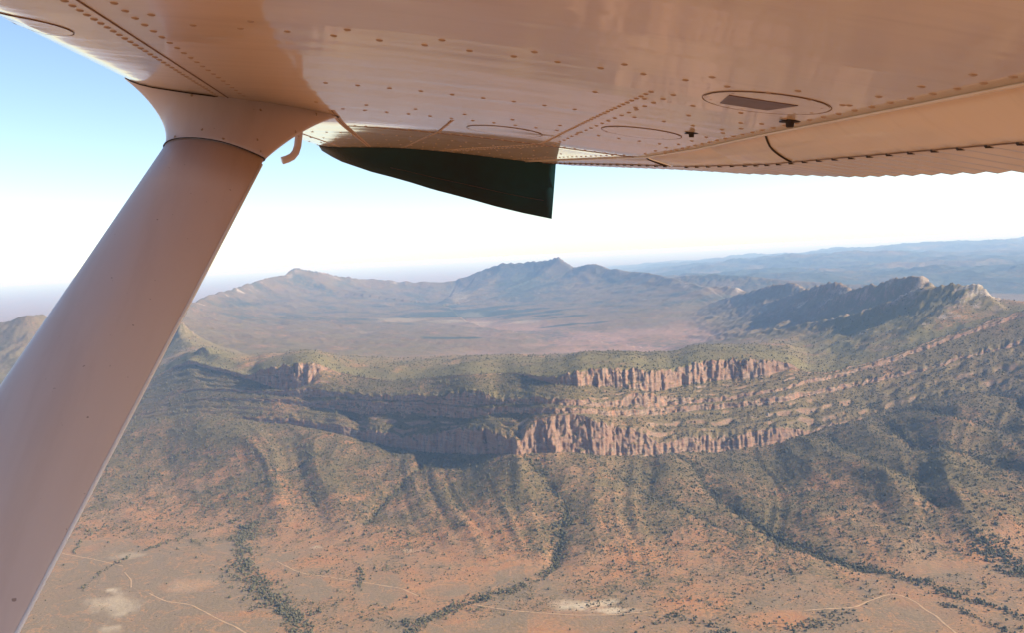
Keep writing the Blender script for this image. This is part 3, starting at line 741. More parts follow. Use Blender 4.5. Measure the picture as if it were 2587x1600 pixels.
# ------------------------------------------------------------------ loose rocks
M_STONE = simple("pale_stone", (0.42, 0.33, 0.26), .9, .2, noise_amt=.35, nscale=.12)
def boulder(px_x, px_y, wid, hgt, seed, lab, group=None):
    x_, y_ = px_ground(px_x, px_y, R, Z)
    rnd = random.Random(seed); bm = bmesh.new()
    bmesh.ops.create_icosphere(bm, subdivisions=2, radius=1.0)
    for v in bm.verts:
        k = rnd.uniform(.8, 1.18)
        v.co = Vector((v.co.x * wid * k, v.co.y * wid * k * .9, max(v.co.z, -.6) * hgt * (.9 + .2 * rnd.random())))
    me = bpy.data.meshes.new("boulder"); bm.to_mesh(me); bm.free(); me.materials.append(M_STONE)
    o = bpy.data.objects.new("boulder", me); COL.objects.link(o)
    o.location = (x_, y_, ground_at(x_, y_) + hgt * .35)
    tag(o, lab, "boulder", group)
boulder(1940, 1051, 4.5, 10.0, 1, "tall standing rock on the slope below the broken ledge")
for q, (bx_, by_, bw_) in enumerate(((1700, 1068, 3.0), (1790, 1052, 3.2), (1855, 1070, 2.6), (850, 1123, 3.2), (870, 1119, 2.4), (663, 1091, 3.0), (2051, 1054, 2.8), (2432, 978, 3.4), (1370, 1160, 2.6), (1512, 1162, 3.0))):
    boulder(bx_, by_, bw_, bw_ * .8, 20 + q, "small pale boulder lying on the scrub slope near the cliffs", "pale boulders below the cliffs")

# ------------------------------------------------------------------ trees and scrub
def scrub_mat(name, c1, c2):
    m, nd, lk, bs = new_mat(name)
    oi = nd.new("ShaderNodeObjectInfo")
    tc = nd.new("ShaderNodeTexCoord")
    nf = noise_n(nd, lk, tc.outputs["Object"], 2.2, 3, .7)
    a = mix_rgb(nd, lk, oi.outputs["Random"], c1, c2)
    lk.new(mix_rgb(nd, lk, ramp01(nd, lk, nf, .4, .7), a, tuple(.55 * c for c in c1)), bs.inputs["Base Color"])
    bs.inputs["Roughness"].default_value = .9; bs.inputs["Specular IOR Level"].default_value = .15
    return m
M_LEAF = scrub_mat("scrub_leaf", (0.09, 0.076, 0.032), (0.215, 0.165, 0.082))
M_TREE = scrub_mat("tree_leaf", (0.088, 0.08, 0.036), (0.19, 0.155, 0.076))
M_BARK = simple("bark", (0.22, 0.17, 0.13), .9, .2, noise_amt=.4, nscale=2)

cell_ok = (T[:-1] > .95) & (T[:-1] < iD + 1.4)
fi = np.where(np.abs(AZ) < math.radians(34))[0]; f0, f1 = fi[0], fi[-1]
ci = np.where(cell_ok)[0]; r0_, r1_ = ci[0], ci[-1] + 1
A_ = PX[r0_:r1_, f0:f1]; B_ = PX[r0_:r1_, f0 + 1:f1 + 1]; C_ = PX[r0_ + 1:r1_ + 1, f0:f1]; D_ = PX[r0_ + 1:r1_ + 1, f0 + 1:f1 + 1]
area = np.abs((B_[..., 0] - A_[..., 0]) * (C_[..., 1] - A_[..., 1]) - (B_[..., 1] - A_[..., 1]) * (C_[..., 0] - A_[..., 0]))
rc = R[r0_:r1_, f0:f1]
vg = veg[r0_:r1_, f0:f1]; ck = creek[r0_:r1_, f0:f1]; nzc = NRM[r0_:r1_, f0:f1, 2]
clump = fbm(A_[..., 0] / 45, A_[..., 1] / 45, 191, 3)
clump2 = fbm(A_[..., 0] / 160, A_[..., 1] / 160, 193, 3)
plainT = (T[r0_:r1_] < 3.2)[:, None]
brc = bare[r0_:r1_, f0:f1]
dens = (.0042 + .034 * sstep(.1, .85, vg + .35 * clump)) * (1 - .75 * plainT * (1 - sstep(-.1, .3, clump2 + .2)))
dens = dens * (1 - .96 * brc) + .012 * ck
dens *= np.interp(T[r0_:r1_], [iD - .02, iD + .15], [1, .22])[:, None]
dens *= sstep(.55, .8, nzc) * (1 - .5 * sstep(4400, 6000, rc)) * sstep(2080, 2160, rc)
if True:
    ex = dens * area
    NS = 420000
    tot = ex.sum()
    p = (ex / tot).reshape(-1)
    idx = RNG.choice(len(p), size=min(NS, int(tot)), p=p)
    i_, j_ = np.unravel_index(idx, ex.shape)
    u_, v_ = RNG.random(len(idx))[:, None], RNG.random(len(idx))[:, None]
    pts = (A_[i_, j_] * (1 - u_) + B_[i_, j_] * u_) * (1 - v_) + (C_[i_, j_] * (1 - u_) + D_[i_, j_] * u_) * v_
    ckp = ck[i_, j_]; rp = rc[i_, j_]
    rad = .75 + 1.35 * RNG.random(len(idx)) ** 2
    big = RNG.random(len(idx)) < (.08 + .65 * ckp)
    rad = np.where(big, 1.7 + 2.6 * RNG.random(len(idx)) ** 1.6, rad)
    tot_n = len(idx)

# three tree models, each one mesh: trunk, limbs and a crown of leaf clumps
def tree_mesh(name, seed, h_, w_, tall):
    rnd = random.Random(seed)
    bm = bmesh.new()
    def tube(p0, p1, ra, rb_):
        a = Vector(p0); b = Vector(p1); d_ = (b - a).normalized(); s1 = d_.orthogonal().normalized(); s2 = d_.cross(s1)
        ring = []
        for c_, rr_ in ((a, ra), (b, rb_)):
            ring.append([bm.verts.new(c_ + (s1 * math.cos(k * 2.0944) + s2 * math.sin(k * 2.0944)) * rr_) for k in range(3)])
        for k in range(3):
            f = bm.faces.new((ring[0][k], ring[0][(k + 1) % 3], ring[1][(k + 1) % 3], ring[1][k])); f.material_index = 1
    tube((0, 0, -.4), (0, 0, h_ * .45), .22, .14)
    cl = []
    for k in range(7):
        a = rnd.uniform(0, 6.28); q = w_ * rnd.uniform(.2, .6)
        c_ = Vector((math.cos(a) * q, math.sin(a) * q, h_ * (rnd.uniform(.45, .8) if tall else rnd.uniform(.4, .7))))
        cl.append((c_, w_ * rnd.uniform(.36, .55)))
        if k < 4: tube((0, 0, h_ * .35), c_, .1, .05)
    for c_, q in cl:
        n0 = len(bm.verts)
        r_ = bmesh.ops.create_icosphere(bm, subdivisions=1, radius=q)
        for v in r_["verts"]:
            v.co = Vector((v.co.x, v.co.y, v.co.z * (.95 if tall else .75))) * rnd.uniform(.65, 1.25) + c_
    me = bpy.data.meshes.new(name); bm.to_mesh(me); bm.free()
    me.materials.append(M_TREE); me.materials.append(M_BARK)
    return me
TREES = [tree_mesh("tree_crown", s, h_, w_, tl) for s, h_, w_, tl in ((1, 6.5, 3.0, False), (2, 8.5, 3.0, True), (3, 5.2, 3.3, False))]
# the largest in view are single trees: nearest big ones inside the frame
def in_frame(P):
    x = P @ CR; y = P @ CU; z = P @ CF
    u = x / z * F0 + W0 / 2; v = H0 / 2 - y / z * F0
    return u, v
uu, vv_ = in_frame(pts)
strut_x = 640 - (vv_ - 415) * .5257
cand = np.where(big & (uu > np.maximum(8, strut_x + 25)) & (uu < W0 - 8) & (vv_ < H0 - 6) & (vv_ > 1100))[0]
size_px = rad[cand] / rp[cand]
single = cand[np.argsort(-size_px)[:300]]
for k in single:
    o = bpy.data.objects.new("gum_tree", TREES[int(RNG.integers(3))]); COL.objects.link(o)
    o.location = pts[k]; s = rad[k] / 2.6; o.scale = (s, s, s * RNG.uniform(.85, 1.15)); o.rotation_euler = (0, 0, RNG.uniform(0, 6.28))
    zn = 0 if uu[k] < 830 else 1 if uu[k] < 1500 else 2 if uu[k] < 1960 else 3
    tag(o, ("small dark gum tree in the woods between the open plain and the strut side track", "small dark gum tree along the creek that runs down the middle of the slope",
            "small dark gum tree on the red ground past the bright sand patch", "small dark gum tree along the creek beside the bare field")[zn], "tree",
        ("trees in the wood by the open plain", "trees along the middle creek", "trees past the sand patch", "trees along the creek by the bare field")[zn])
rest = np.setdiff1d(np.arange(tot_n), single)

def scrub_object(name, P, rad_, lab, mat, flat_):
    me = bpy.data.meshes.new(name)
    me.vertices.add(len(P)); me.vertices.foreach_set("co", P.astype(np.float32).reshape(-1))
    at = me.attributes.new("size", 'FLOAT', 'POINT'); at.data.foreach_set("value", rad_.astype(np.float32))
    o = bpy.data.objects.new(name, me); COL.objects.link(o)
    tag(o, lab, "scrub", kind="stuff")
    ng = bpy.data.node_groups.new(name + "_nodes", 'GeometryNodeTree')
    ng.interface.new_socket("Geometry", in_out='INPUT', socket_type='NodeSocketGeometry')
    ng.interface.new_socket("Geometry", in_out='OUTPUT', socket_type='NodeSocketGeometry')
    nd, lk = ng.nodes, ng.links
    gi = nd.new("NodeGroupInput"); go = nd.new("NodeGroupOutput")
    g2i = nd.new("GeometryNodeGeometryToInstance")
    for k in range(4):
        ico = nd.new("GeometryNodeMeshIcoSphere"); ico.inputs["Radius"].default_value = 1.0; ico.inputs["Subdivisions"].default_value = 2
        sp = nd.new("GeometryNodeSetPosition")
        pos = nd.new("GeometryNodeInputPosition")
        nz_ = nd.new("ShaderNodeTexNoise"); nz_.noise_dimensions = '4D'; nz_.inputs["W"].default_value = 3.7 * k; nz_.inputs["Scale"].default_value = 1.9; nz_.inputs["Detail"].default_value = 2
        lk.new(pos.outputs[0], nz_.inputs["Vector"])
        mr = nd.new("ShaderNodeMapRange"); lk.new(nz_.outputs["Fac"], mr.inputs[0]); mr.inputs[1].default_value = .3; mr.inputs[2].default_value = .7; mr.inputs[3].default_value = .45; mr.inputs[4].default_value = 1.45
        mr.clamp = False
        vm = nd.new("ShaderNodeVectorMath"); vm.operation = 'SCALE'; lk.new(pos.outputs[0], vm.inputs[0]); lk.new(mr.outputs[0], vm.inputs["Scale"])
        vm2 = nd.new("ShaderNodeVectorMath"); vm2.operation = 'MULTIPLY_ADD'; lk.new(vm.outputs[0], vm2.inputs[0])
        sz = flat_ * (.8 + .18 * k)
        vm2.inputs[1].default_value = (1, 1, sz); vm2.inputs[2].default_value = (0, 0, sz * .62)
        lk.new(ico.outputs["Mesh"], sp.inputs["Geometry"]); lk.new(vm2.outputs[0], sp.inputs["Position"])
        sm = nd.new("GeometryNodeSetMaterial"); sm.inputs["Material"].default_value = mat
        lk.new(sp.outputs[0], sm.inputs[0]); lk.new(sm.outputs[0], g2i.inputs[0])
    ip = nd.new("GeometryNodeInstanceOnPoints"); ip.inputs["Pick Instance"].default_value = True
    m2p = nd.new("GeometryNodeMeshToPoints"); lk.new(gi.outputs[0], m2p.inputs[0])
    lk.new(m2p.outputs[0], ip.inputs["Points"]); lk.new(g2i.outputs[0], ip.inputs["Instance"])
    rv = nd.new("FunctionNodeRandomValue"); rv.data_type = 'FLOAT_VECTOR'
    rv.inputs[0].default_value = (0, 0, 0); rv.inputs[1].default_value = (.15, .15, 6.28)
    lk.new(rv.outputs[0], ip.inputs["Rotation"])
    na = nd.new("GeometryNodeInputNamedAttribute"); na.data_type = 'FLOAT'; na.inputs["Name"].default_value = "size"
    lk.new(na.outputs["Attribute"], ip.inputs["Scale"])
    lk.new(ip.outputs[0], go.inputs[0])
    md = o.modifiers.new("scatter", 'NODES'); md.node_group = ng
    return o
isbig = big[rest]
scrub_object("scrub", pts[rest[~isbig]], rad[rest[~isbig]], "low olive green scrub dotted over the foothills and plain", M_LEAF, .62)
scrub_object("woodland", pts[rest[isbig]], rad[rest[isbig]], "dark green woodland along gullies and creeks", M_TREE, 1.05)

# ------------------------------------------------------------------ the aeroplane: wing, strut, flap seen from the cabin
# aeroplane axes: x aft (right in view), y outboard, z up; the outboard axis passes through photo pixel (1050, 560)
_dy = px_dir(1050.0, 560.0); _dy = _dy / np.linalg.norm(_dy)
_dx = np.cross(_dy, CU); _dx /= np.linalg.norm(_dx)
_dz = np.cross(_dx, _dy)
AIR_M = Matrix(((_dx[0], _dy[0], _dz[0], 0), (_dx[1], _dy[1], _dz[1], 0), (_dx[2], _dy[2], _dz[2], 0), (0, 0, 0, 1)))
plane = empty("light_aircraft"); plane.matrix_world = AIR_M
tag(plane, "white high wing light aircraft with wing, strut and drooped dark tip above the range", "aircraft")
def pa(x, y, D):
    """photo pixel at outboard distance D -> aeroplane coordinates"""
    d = px_dir(float(x), float(y)); v = np.array([d @ _dx, d @ _dy, d @ _dz])
    return v * (D / v[1])

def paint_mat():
    m, nd, lk, bs = new_mat("white_paint_bounce_tint")
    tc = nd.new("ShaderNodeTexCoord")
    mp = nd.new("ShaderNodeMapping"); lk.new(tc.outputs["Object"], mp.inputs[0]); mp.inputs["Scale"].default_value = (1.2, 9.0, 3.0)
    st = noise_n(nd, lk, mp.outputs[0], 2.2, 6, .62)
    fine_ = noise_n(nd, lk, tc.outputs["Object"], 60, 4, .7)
    c = mix_rgb(nd, lk, math_n(nd, lk, 'MULTIPLY', ramp01(nd, lk, st, .5, .8), .35), (0.75, 0.555, 0.38), (0.50, 0.32, 0.19))  # white paint, with the orange ground bounce mixed into its base colour
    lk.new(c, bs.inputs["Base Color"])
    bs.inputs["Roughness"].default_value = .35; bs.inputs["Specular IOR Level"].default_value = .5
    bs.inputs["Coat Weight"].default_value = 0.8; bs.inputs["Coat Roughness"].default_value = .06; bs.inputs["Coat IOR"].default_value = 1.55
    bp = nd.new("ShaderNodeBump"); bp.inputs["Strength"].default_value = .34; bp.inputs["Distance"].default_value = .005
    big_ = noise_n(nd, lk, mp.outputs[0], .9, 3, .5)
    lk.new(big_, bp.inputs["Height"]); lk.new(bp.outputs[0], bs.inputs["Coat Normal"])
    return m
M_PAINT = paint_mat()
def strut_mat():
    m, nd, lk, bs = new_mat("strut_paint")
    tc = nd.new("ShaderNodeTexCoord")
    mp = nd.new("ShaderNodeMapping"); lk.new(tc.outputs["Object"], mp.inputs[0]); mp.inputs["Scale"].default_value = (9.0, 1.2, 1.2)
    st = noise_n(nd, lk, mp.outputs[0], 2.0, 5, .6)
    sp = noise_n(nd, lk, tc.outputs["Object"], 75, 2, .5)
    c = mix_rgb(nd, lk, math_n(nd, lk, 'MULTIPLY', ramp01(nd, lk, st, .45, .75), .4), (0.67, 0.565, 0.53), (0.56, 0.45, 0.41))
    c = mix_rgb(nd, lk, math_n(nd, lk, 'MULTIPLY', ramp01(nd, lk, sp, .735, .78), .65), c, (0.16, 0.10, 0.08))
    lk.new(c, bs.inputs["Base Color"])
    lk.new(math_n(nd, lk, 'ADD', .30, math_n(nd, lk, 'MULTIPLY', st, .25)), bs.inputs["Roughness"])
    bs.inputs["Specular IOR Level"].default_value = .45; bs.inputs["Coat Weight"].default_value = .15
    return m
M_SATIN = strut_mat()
M_RIV = simple("rivet_grime_shade", (0.50, 0.335, 0.22), .45, .4, coat=.1, noise_amt=.3, nscale=40)  # grime brown, also darkened for the dimple shading at each rivet
M_DARK = simple("dark_gap", (0.035, 0.022, 0.018), .6, .3, noise_amt=.3, nscale=30)
M_SEAM = simple("seam_sealant", (0.26, 0.15, 0.095), .6, .3, noise_amt=.3, nscale=30)
M_TIP = simple("dark_teal_paint", (0.008, 0.012, 0.014), .24, .2, coat=.0, noise_amt=.0, nscale=1.3, col2=(0.004, 0.04, 0.044))
M_STRIP = simple("clean_white_paint", (0.86, 0.85, 0.84), .3, .5, coat=.5, noise_amt=.05, nscale=20)
M_PLATE = simple("plate_brown", (0.13, 0.06, 0.045), .4, .4, noise_amt=.3, nscale=25)

ip = np.interp
def XLE(D): return -.62 + .083 * np.maximum(D - 2.15, 0)
def XH(D): return .70 - .11 * np.maximum(D - 2.15, 0)
def XTE(D): return 1.02 - .176 * np.maximum(D - 2.15, 0)
PXS = (np.array([-.62, -.618, -.612, -.602, -.59, -.57, -.55, -.5, -.43, -.3, -.16, 0, .2, .4, .53, .7]) + .62) / 1.32
PZS = np.array([.335, .318, .304, .293, .286, .279, .2745, .2695, .266, .2635, .26, .2505, .2335, .2135, .1985, .180])
def ZH(D): return ip(D, [-1, 1.0, 1.77, 2.5, 4.2], [.123, .166, .182, .191, .287])
def ZTE(D): return ip(D, [-1, 1.487, 1.987, 2.51, 2.95, 4.2], [.012, .0996, .117, .151, .187, .279])
def dLE(D):
    return .034 * (np.sqrt((D - 2.5) ** 2 + .02) + (D - 2.5)) * .5 - .004 * np.maximum(D - 3.7, 0)
def zlow(s, D):
    """height of the lower skin at chord fraction s (0 leading edge, 1 flap gap)"""
    return ip(s, PXS, PZS) + (1 - s) * dLE(D) + s * (ZH(D) - .18)
def skin(x, D):
    s = (x - XLE(D)) / (XH(D) - XLE(D))
    return np.array([x, D, float(zlow(s, D))])
def skin_n(x, D):
    e = .004
    a = (skin(x + e, D) - skin(x - e, D)); b = (skin(x, D + e) - skin(x, D - e))
    n = np.cross(a, b); n /= np.linalg.norm(n)
    return -n if n[2] > 0 else n

def loft(name, sections, mat, parent, close=True, cap=True, smooth=True):
    n = len(sections[0]); v = [p for s in sections for p in s]; f = []
    m = n if close else n - 1
    for i in range(len(sections) - 1):
        for k in range(m):
            a, b = i * n + k, i * n + (k + 1) % n
            f.append((a, b, b + n, a + n))
    if cap and close:
        f.append(tuple(range(n))[::-1]); f.append(tuple(range((len(sections) - 1) * n, len(sections) * n)))
    return mesh_obj(name, v, f, mat, parent, smooth)
def tube_pts(pts, rad_, n=10):
    pts = [Vector(p) for p in pts]; out = []; s1 = None
    for i, p in enumerate(pts):
        t = (pts[min(i + 1, len(pts) - 1)] - pts[max(i - 1, 0)]).normalized()
        s1 = t.orthogonal().normalized() if s1 is None else (s1 - t * s1.dot(t)).normalized()
        s2 = t.cross(s1); r_ = rad_[i] if hasattr(rad_, "__len__") else rad_
        out.append([tuple(p + (s1 * math.cos(k * 2 * math.pi / n) + s2 * math.sin(k * 2 * math.pi / n)) * r_) for k in range(n)])
    return out

# wing panel
wing = empty("wing", plane)
wing["label"] = "white riveted wing underside reflecting the land"
S_ = np.concatenate([np.linspace(0, .03, 7)[:-1], np.linspace(.03, .16, 10)[:-1], np.linspace(.16, 1, 26)])
TH = lambda s: .02 + .19 * np.sqrt(np.clip(s, 0, 1)) * (1 - .72 * s)
DS = np.concatenate([np.linspace(-.7, 2.2, 30), np.linspace(2.25, 2.8, 14), np.linspace(2.9, 4.02, 12)])
secs = []
for D in DS:
    x = XLE(D) + S_ * (XH(D) - XLE(D)); zl = zlow(S_, D)
    tz = TH(S_) * ((XTE(D) - XLE(D)) / 1.64); tz[0] = .0
    lo = [(x[i], D, zl[i]) for i in range(len(S_))]
    up = [(x[i], D, zl[i] + tz[i]) for i in range(len(S_) - 1, 0, -1)]
    secs.append(lo + up)
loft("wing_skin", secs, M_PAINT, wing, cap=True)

def movable(name, D0, D1, pitch, nd_per, label):
    """flap or aileron: rounded nose, then a skin stamped with stiffening beads"""
    e = empty(name, plane); e["label"] = label
    nD = int((D1 - D0) / pitch * nd_per) + 1
    Ds = np.linspace(D0, D1, nD)
    vfr = np.array([0, .05, .12, .2, .28, .335, .345, .37, .5, .65, .8, .92, 1.0])
    secs_ = []
    for D in Ds:
        xh, xt = XH(D) + .006, XTE(D); zh, zt_ = ZH(D) + .012, ZTE(D)
        zb_ = zh + (zt_ - zh) * .68
        zz = ip(vfr, [0, .12, .335, 1], [zh, zh + (zb_ - zh) * .48, zb_, zt_])
        ph = ((D - D0) / pitch) % 1.0
        saw = (ph / .78 if ph < .78 else (1 - ph) / .22) - .5
        amp = ip(vfr, [0, .335, .37, 1], [0, 0, .0048, .0062])
        zz = zz - saw * amp
        xx = xh + vfr * (xt - xh)
        lo = [(xx[i], D, zz[i]) for i in range(len(vfr))]
        thk = ip(vfr, [0, .15, 1], [.05, .06, .004])
        up = [(xx[i], D, zz[i] + thk[i]) for i in range(len(vfr) - 1, -1, -1)]
        secs_.append(lo + up)
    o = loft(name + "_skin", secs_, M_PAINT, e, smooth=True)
    try:
        o.data.set_sharp_from_angle(angle=math.radians(35))
    except Exception: pass
    # seam where the stamped skin starts, and dark wedges painting the shade in the bead openings
    def bead_pt(D, dz=0.0, v=.34):
        xh, xt = XH(D) + .006, XTE(D); zh, zt_ = ZH(D) + .012, ZTE(D); zb_ = zh + (zt_ - zh) * .68
        return np.array([xh + v * (xt - xh), D, zb_ + dz])
    loft("seam", tube_pts([bead_pt(D, -.0012) for D in np.linspace(D0, D1, 24)], .0011, 6), M_SEAM, e)
    D = D0 + pitch * .78; first = None
    while D < D1 - .02:
        if D > .9:
            c = bead_pt(D, -.001); w_, l_, h_ = pitch * .065, .013, .004
            vs_ = [c + np.array(q) for q in ((-.001, -w_, 0), (-.001, w_, 0), (l_, 0, -.0035), (-.001, 0, -h_), (-.001, 0, .002))]
            mesh_obj("bead_end_shade", vs_, [(0, 3, 2), (3, 1, 2), (1, 4, 2), (4, 0, 2), (0, 1, 3), (0, 4, 1)], M_DARK, e, smooth=False)
        D += pitch
    return e
flap = movable("flap", -.68, 2.585, .068, 8, "white flap with stamped stiffening beads and saw toothed trailing edge")
ail = movable("aileron", 2.60, 4.00, .068, 6, "thin white aileron near the wing tip")

# seams and edges on the wing
def line_on_skin(name, pts, rad_=.0011, mat=None, off=.0006, n=30, parent=None):
    P = []
    s = np.linspace(0, len(pts) - 1, n)
    for q in s:
        x = ip(q, range(len(pts)), [p[0] for p in pts]); D = ip(q, range(len(pts)), [p[1] for p in pts])
        P.append(skin(x, D) + skin_n(x, D) * off)
    return loft(name, tube_pts(P, rad_, 6), mat or M_SEAM, parent or wing)
line_on_skin("lap_seam", [(-.409, -.6), (-.409, 2.05)], .0013)
line_on_skin("lap_seam", [(-.19, 2.60), (.05, 2.60), (.64, 2.60)], .0009)
line_on_skin("skin_lip", [(.692, -.6), (.692, 2.15), (.644, 2.6), (.49, 4.0)], .0030, M_PAINT, .001, 50)
# slot edges of the flap bay
for D0, dd_ in ((1.77, .0), (2.585, .0)):
    pts_ = []
    for v in np.linspace(0, .33, 10):
        D = D0 + .10 * (1 - (1 - v / .33) ** 2) * (1 if D0 < 2 else .4)
        zh, zt_ = ZH(D) + .012, ZTE(D); zb_ = zh + (zt_ - zh) * .68
        xh, xt = XH(D) + .006, XTE(D)
        pts_.append((xh + v * (xt - xh), D, ip(v, [0, .12, .335, 1], [zh, zh + (zb_ - zh) * .48, zb_, zt_]) - .0015))
    loft("slot_edge", tube_pts(pts_, .0022, 6), M_DARK, flap)

# rivets
def dome(r_, h_, n=10):
    v = [(0, 0, -h_)]; f = []
    for fr, hz in ((.55, .80), (.9, .35), (1.0, 0), (1.0, -.6)):
        v += [(r_ * fr * math.cos(k * 2 * math.pi / n), r_ * fr * math.sin(k * 2 * math.pi / n), -h_ * hz) for k in range(n)]
    for k in range(n):
        f.append((0, 1 + k, 1 + (k + 1) % n))
        for q in range(3):
            a = 1 + q * n + k; b = 1 + q * n + (k + 1) % n
            f.append((a, a + n, b + n, b))
    return v, f
RV, RF_ = dome(.0052, .0021)
riv_me = None
ROWS = []
def span_row(x, D0, D1, step, x2=None):
    n = int((D1 - D0) / step) + 1
    for k in range(n):
        D = D0 + k * step; ROWS.append((x + ((x2 - x) * (D - D0) / (D1 - D0) if x2 is not None else 0), D))
def chord_row(D, x0, x1, step, D2=None):
    n = int((x1 - x0) / step) + 1
    for k in range(n):
        x = x0 + k * step; ROWS.append((x, D + ((D2 - D) * (x - x0) / (x1 - x0) if D2 else 0)))
span_row(-.428, .92, 2.04, .0254)
span_row(-.368, .92, 2.0, .0415)
chord_row(1.276, -.30, .66, .0625)
chord_row(1.225, -.34, .62, .125)
chord_row(1.75, -.17, .62, .060)
chord_row(2.157, -.17, .62, .051)
chord_row(2.05, -.22, .45, .11)
chord_row(2.58, -.20, .60, .030)
span_row(.375, 1.42, 2.56, .030, .355)
span_row(.412, 1.42, 2.56, .055, .385)
span_row(.665, .95, 2.5, .052)
span_row(.630, .97, 2.5, .104)
chord_row(1.50, .30, .62, .085)
chord_row(1.62, .40, .64, .10)
for x, D in ROWS:
    p = skin(x, D); nrm = skin_n(x, D)
    if riv_me is None:
        o = mesh_obj("rivet", RV, RF_, M_RIV, wing); riv_me = o.data
    else:
        o = bpy.data.objects.new("rivet", riv_me); COL.objects.link(o); o.parent = wing
    o.location = p; o.rotation_euler = Vector(-nrm).to_track_quat('Z', 'Y').to_euler()
# far rows of the outer panel, too fine to pick apart
fv, ff_ = [], []
def far_riv(x, D):
    p = skin(x, D); b = len(fv)
    for q in RV: fv.append((p[0] + q[0] * .9, p[1] + q[1] * .9, p[2] + q[2] * .8))
    for q in RF_: ff_.append(tuple(i + b for i in q))
def far_span(x0, x1, D0, D1, step):
    n = int((D1 - D0) / step)
    for k in range(n):
        t = k / n; far_riv(x0 + (x1 - x0) * t, D0 + (D1 - D0) * t)
far_span(-.205, -.205, 2.2, 3.95, .03); far_span(-.195, -.195, 2.2, 3.95, .03)
far_span(.09, -.05, 2.2, 3.95, .03); far_span(.35, .10, 2.62, 3.95, .03); far_span(.385, .13, 2.62, 3.95, .045)
far_span(.60, .42, 2.55, 3.95, .05); far_span(-.40, -.33, 2.65, 3.95, .03)
for Dr in (2.95, 3.3, 3.65, 3.95):
    for x in np.arange(-.42, .5, .045): far_riv(x, Dr)
fo = mesh_obj("rivet_rows", fv, ff_, M_RIV, wing); fo["kind"] = "stuff"
line_on_skin("lap_seam", [(-.20, 2.2), (-.20, 3.98)], .0012)
line_on_skin("lap_seam", [(.086, 2.2), (-.054, 3.98)], .0012)

# round inspection covers
def cover(x, D, r_, label=None, screws=4):
    c = empty("inspection_cover", plane)
    if label: c["label"] = label
    ring = []
    for k in range(49):
        a = k * 2 * math.pi / 48; xx, dd_ = x + r_ * math.cos(a), D + r_ * math.sin(a)
        ring.append(skin(xx, dd_) + skin_n(xx, dd_) * .0007)
    loft("rim", tube_pts(ring, .00055, 6), M_SEAM, c, cap=False)
    v, f = [], []
    for q, fr in enumerate((0.0, .5, .97)):
        for k in range(32):
            a = k * 2 * math.pi / 32; xx, dd_ = x + r_ * fr * math.cos(a), D + r_ * fr * math.sin(a)
            v.append(skin(xx, dd_) + skin_n(xx, dd_) * .0012)
    for q in range(2):
        for k in range(32):
            a, b = q * 32 + k, q * 32 + (k + 1) % 32; f.append((a, a + 32, b + 32, b))
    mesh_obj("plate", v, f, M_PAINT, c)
    for k in range(screws):
        a = .6 + k * 2 * math.pi / screws; xx, dd_ = x + r_ * .86 * math.cos(a), D + r_ * .86 * math.sin(a)
        s = bpy.data.objects.new("screw", riv_me); COL.objects.link(s); s.parent = c; s.location = skin(xx, dd_); s.scale = (.9, .9, .8)
    return c
cover(-.553, 1.375, .060, "round cover on the leading edge", 0)
cover(.545, 1.365, .098, "round cover with a dark square opening", 6)
cover(.505, 1.985, .090)
cover(.228, 2.31, .098)
pl = [skin(x, D) + skin_n(x, D) * .0022 for x, D in ((.475, 1.335), (.585, 1.335), (.57, 1.42), (.49, 1.42))]
pl2 = [p + np.array([0, 0, .002]) for p in pl]
mesh_obj("square_plate", pl + pl2, [(0, 1, 2, 3), (4, 7, 6, 5), (0, 4, 5, 1), (1, 5, 6, 2), (2, 6, 7, 3), (3, 7, 4, 0)], M_PLATE, wing, False)
def drain(x, D, s=1.0):
    p = skin(x, D); e = empty("fuel_drain", plane)
    prof = [(.0, .010), (.030, .0), (.030, -.003), (.012, -.0045), (.011, -.016), (.008, -.018), (.0, -.018)]
    n = 16; v, f = [], []
    for rr_, zz in prof:
        for k in range(n): v.append((p[0] + s * rr_ * math.cos(k * 2 * math.pi / n), p[1] + s * rr_ * math.sin(k * 2 * math.pi / n), p[2] + s * zz))
    for q in range(len(prof) - 1):
        for k in range(n):
            a, b = q * n + k, q * n + (k + 1) % n; f.append((a, a + n, b + n, b))
    mesh_obj("drain_body", v, f, M_DARK, e)
drain(.648, 1.51, .62)
drain(.585, 1.87, .5)

# drooped tip
xs = np.linspace(0, 1, 26)
secs = []
D_t = 4.02
for q in xs:
    x0_, x1_ = XLE(D_t) + .0, .632
    x = x0_ + q * (x1_ - x0_)
    s = (x - XLE(D_t)) / (XH(D_t) - XLE(D_t))
    zl = float(zlow(min(s, 1), D_t)) if s <= 1 else ip(s, [1, 1.18], [float(zlow(1, D_t)), float(ZTE(D_t))])
    zu = zl + float(TH(min(s, 1))) * .67 if s <= 1 else zl + ip(s, [1, 1.3], [.045, .006])
    if q == 0: zu = zl + .01
    drop = .245 * ip(q, [0, .04, .12, .25, .5, .75, 1], [.0, .05, .22, .42, .68, .86, 1.0])
    ob = .20 * math.sin(math.pi * min(1, q * 1.2 + .02)) ** .5 * (1 - .25 * q)
    secs.append([(x, D_t, zl), (x, D_t + .006, zl - .004), (x, D_t + .05, zl - drop * .5), (x, D_t + .10, zl - drop), (x, D_t + .106, zl - drop - .002),
                 (x, D_t + .12 + ob * .3, zl - drop * .75), (x, D_t + .10 + ob * .75, zl - drop * .2 + .02), (x, D_t + .06 + ob * .6, zu * .6 + zl * .4), (x, D_t + .03, zu), (x, D_t, zu)])
tip = loft("wing_tip", secs, M_TIP, plane)
tip["label"] = "dark teal drooped wing tip"
loft("tip_seam", tube_pts([np.array(secs[q][2]) * .62 + np.array(secs[q][3]) * .38 + np.array([0, -.001, 0]) for q in range(8, 25)], .0007, 6), M_PLATE, tip)

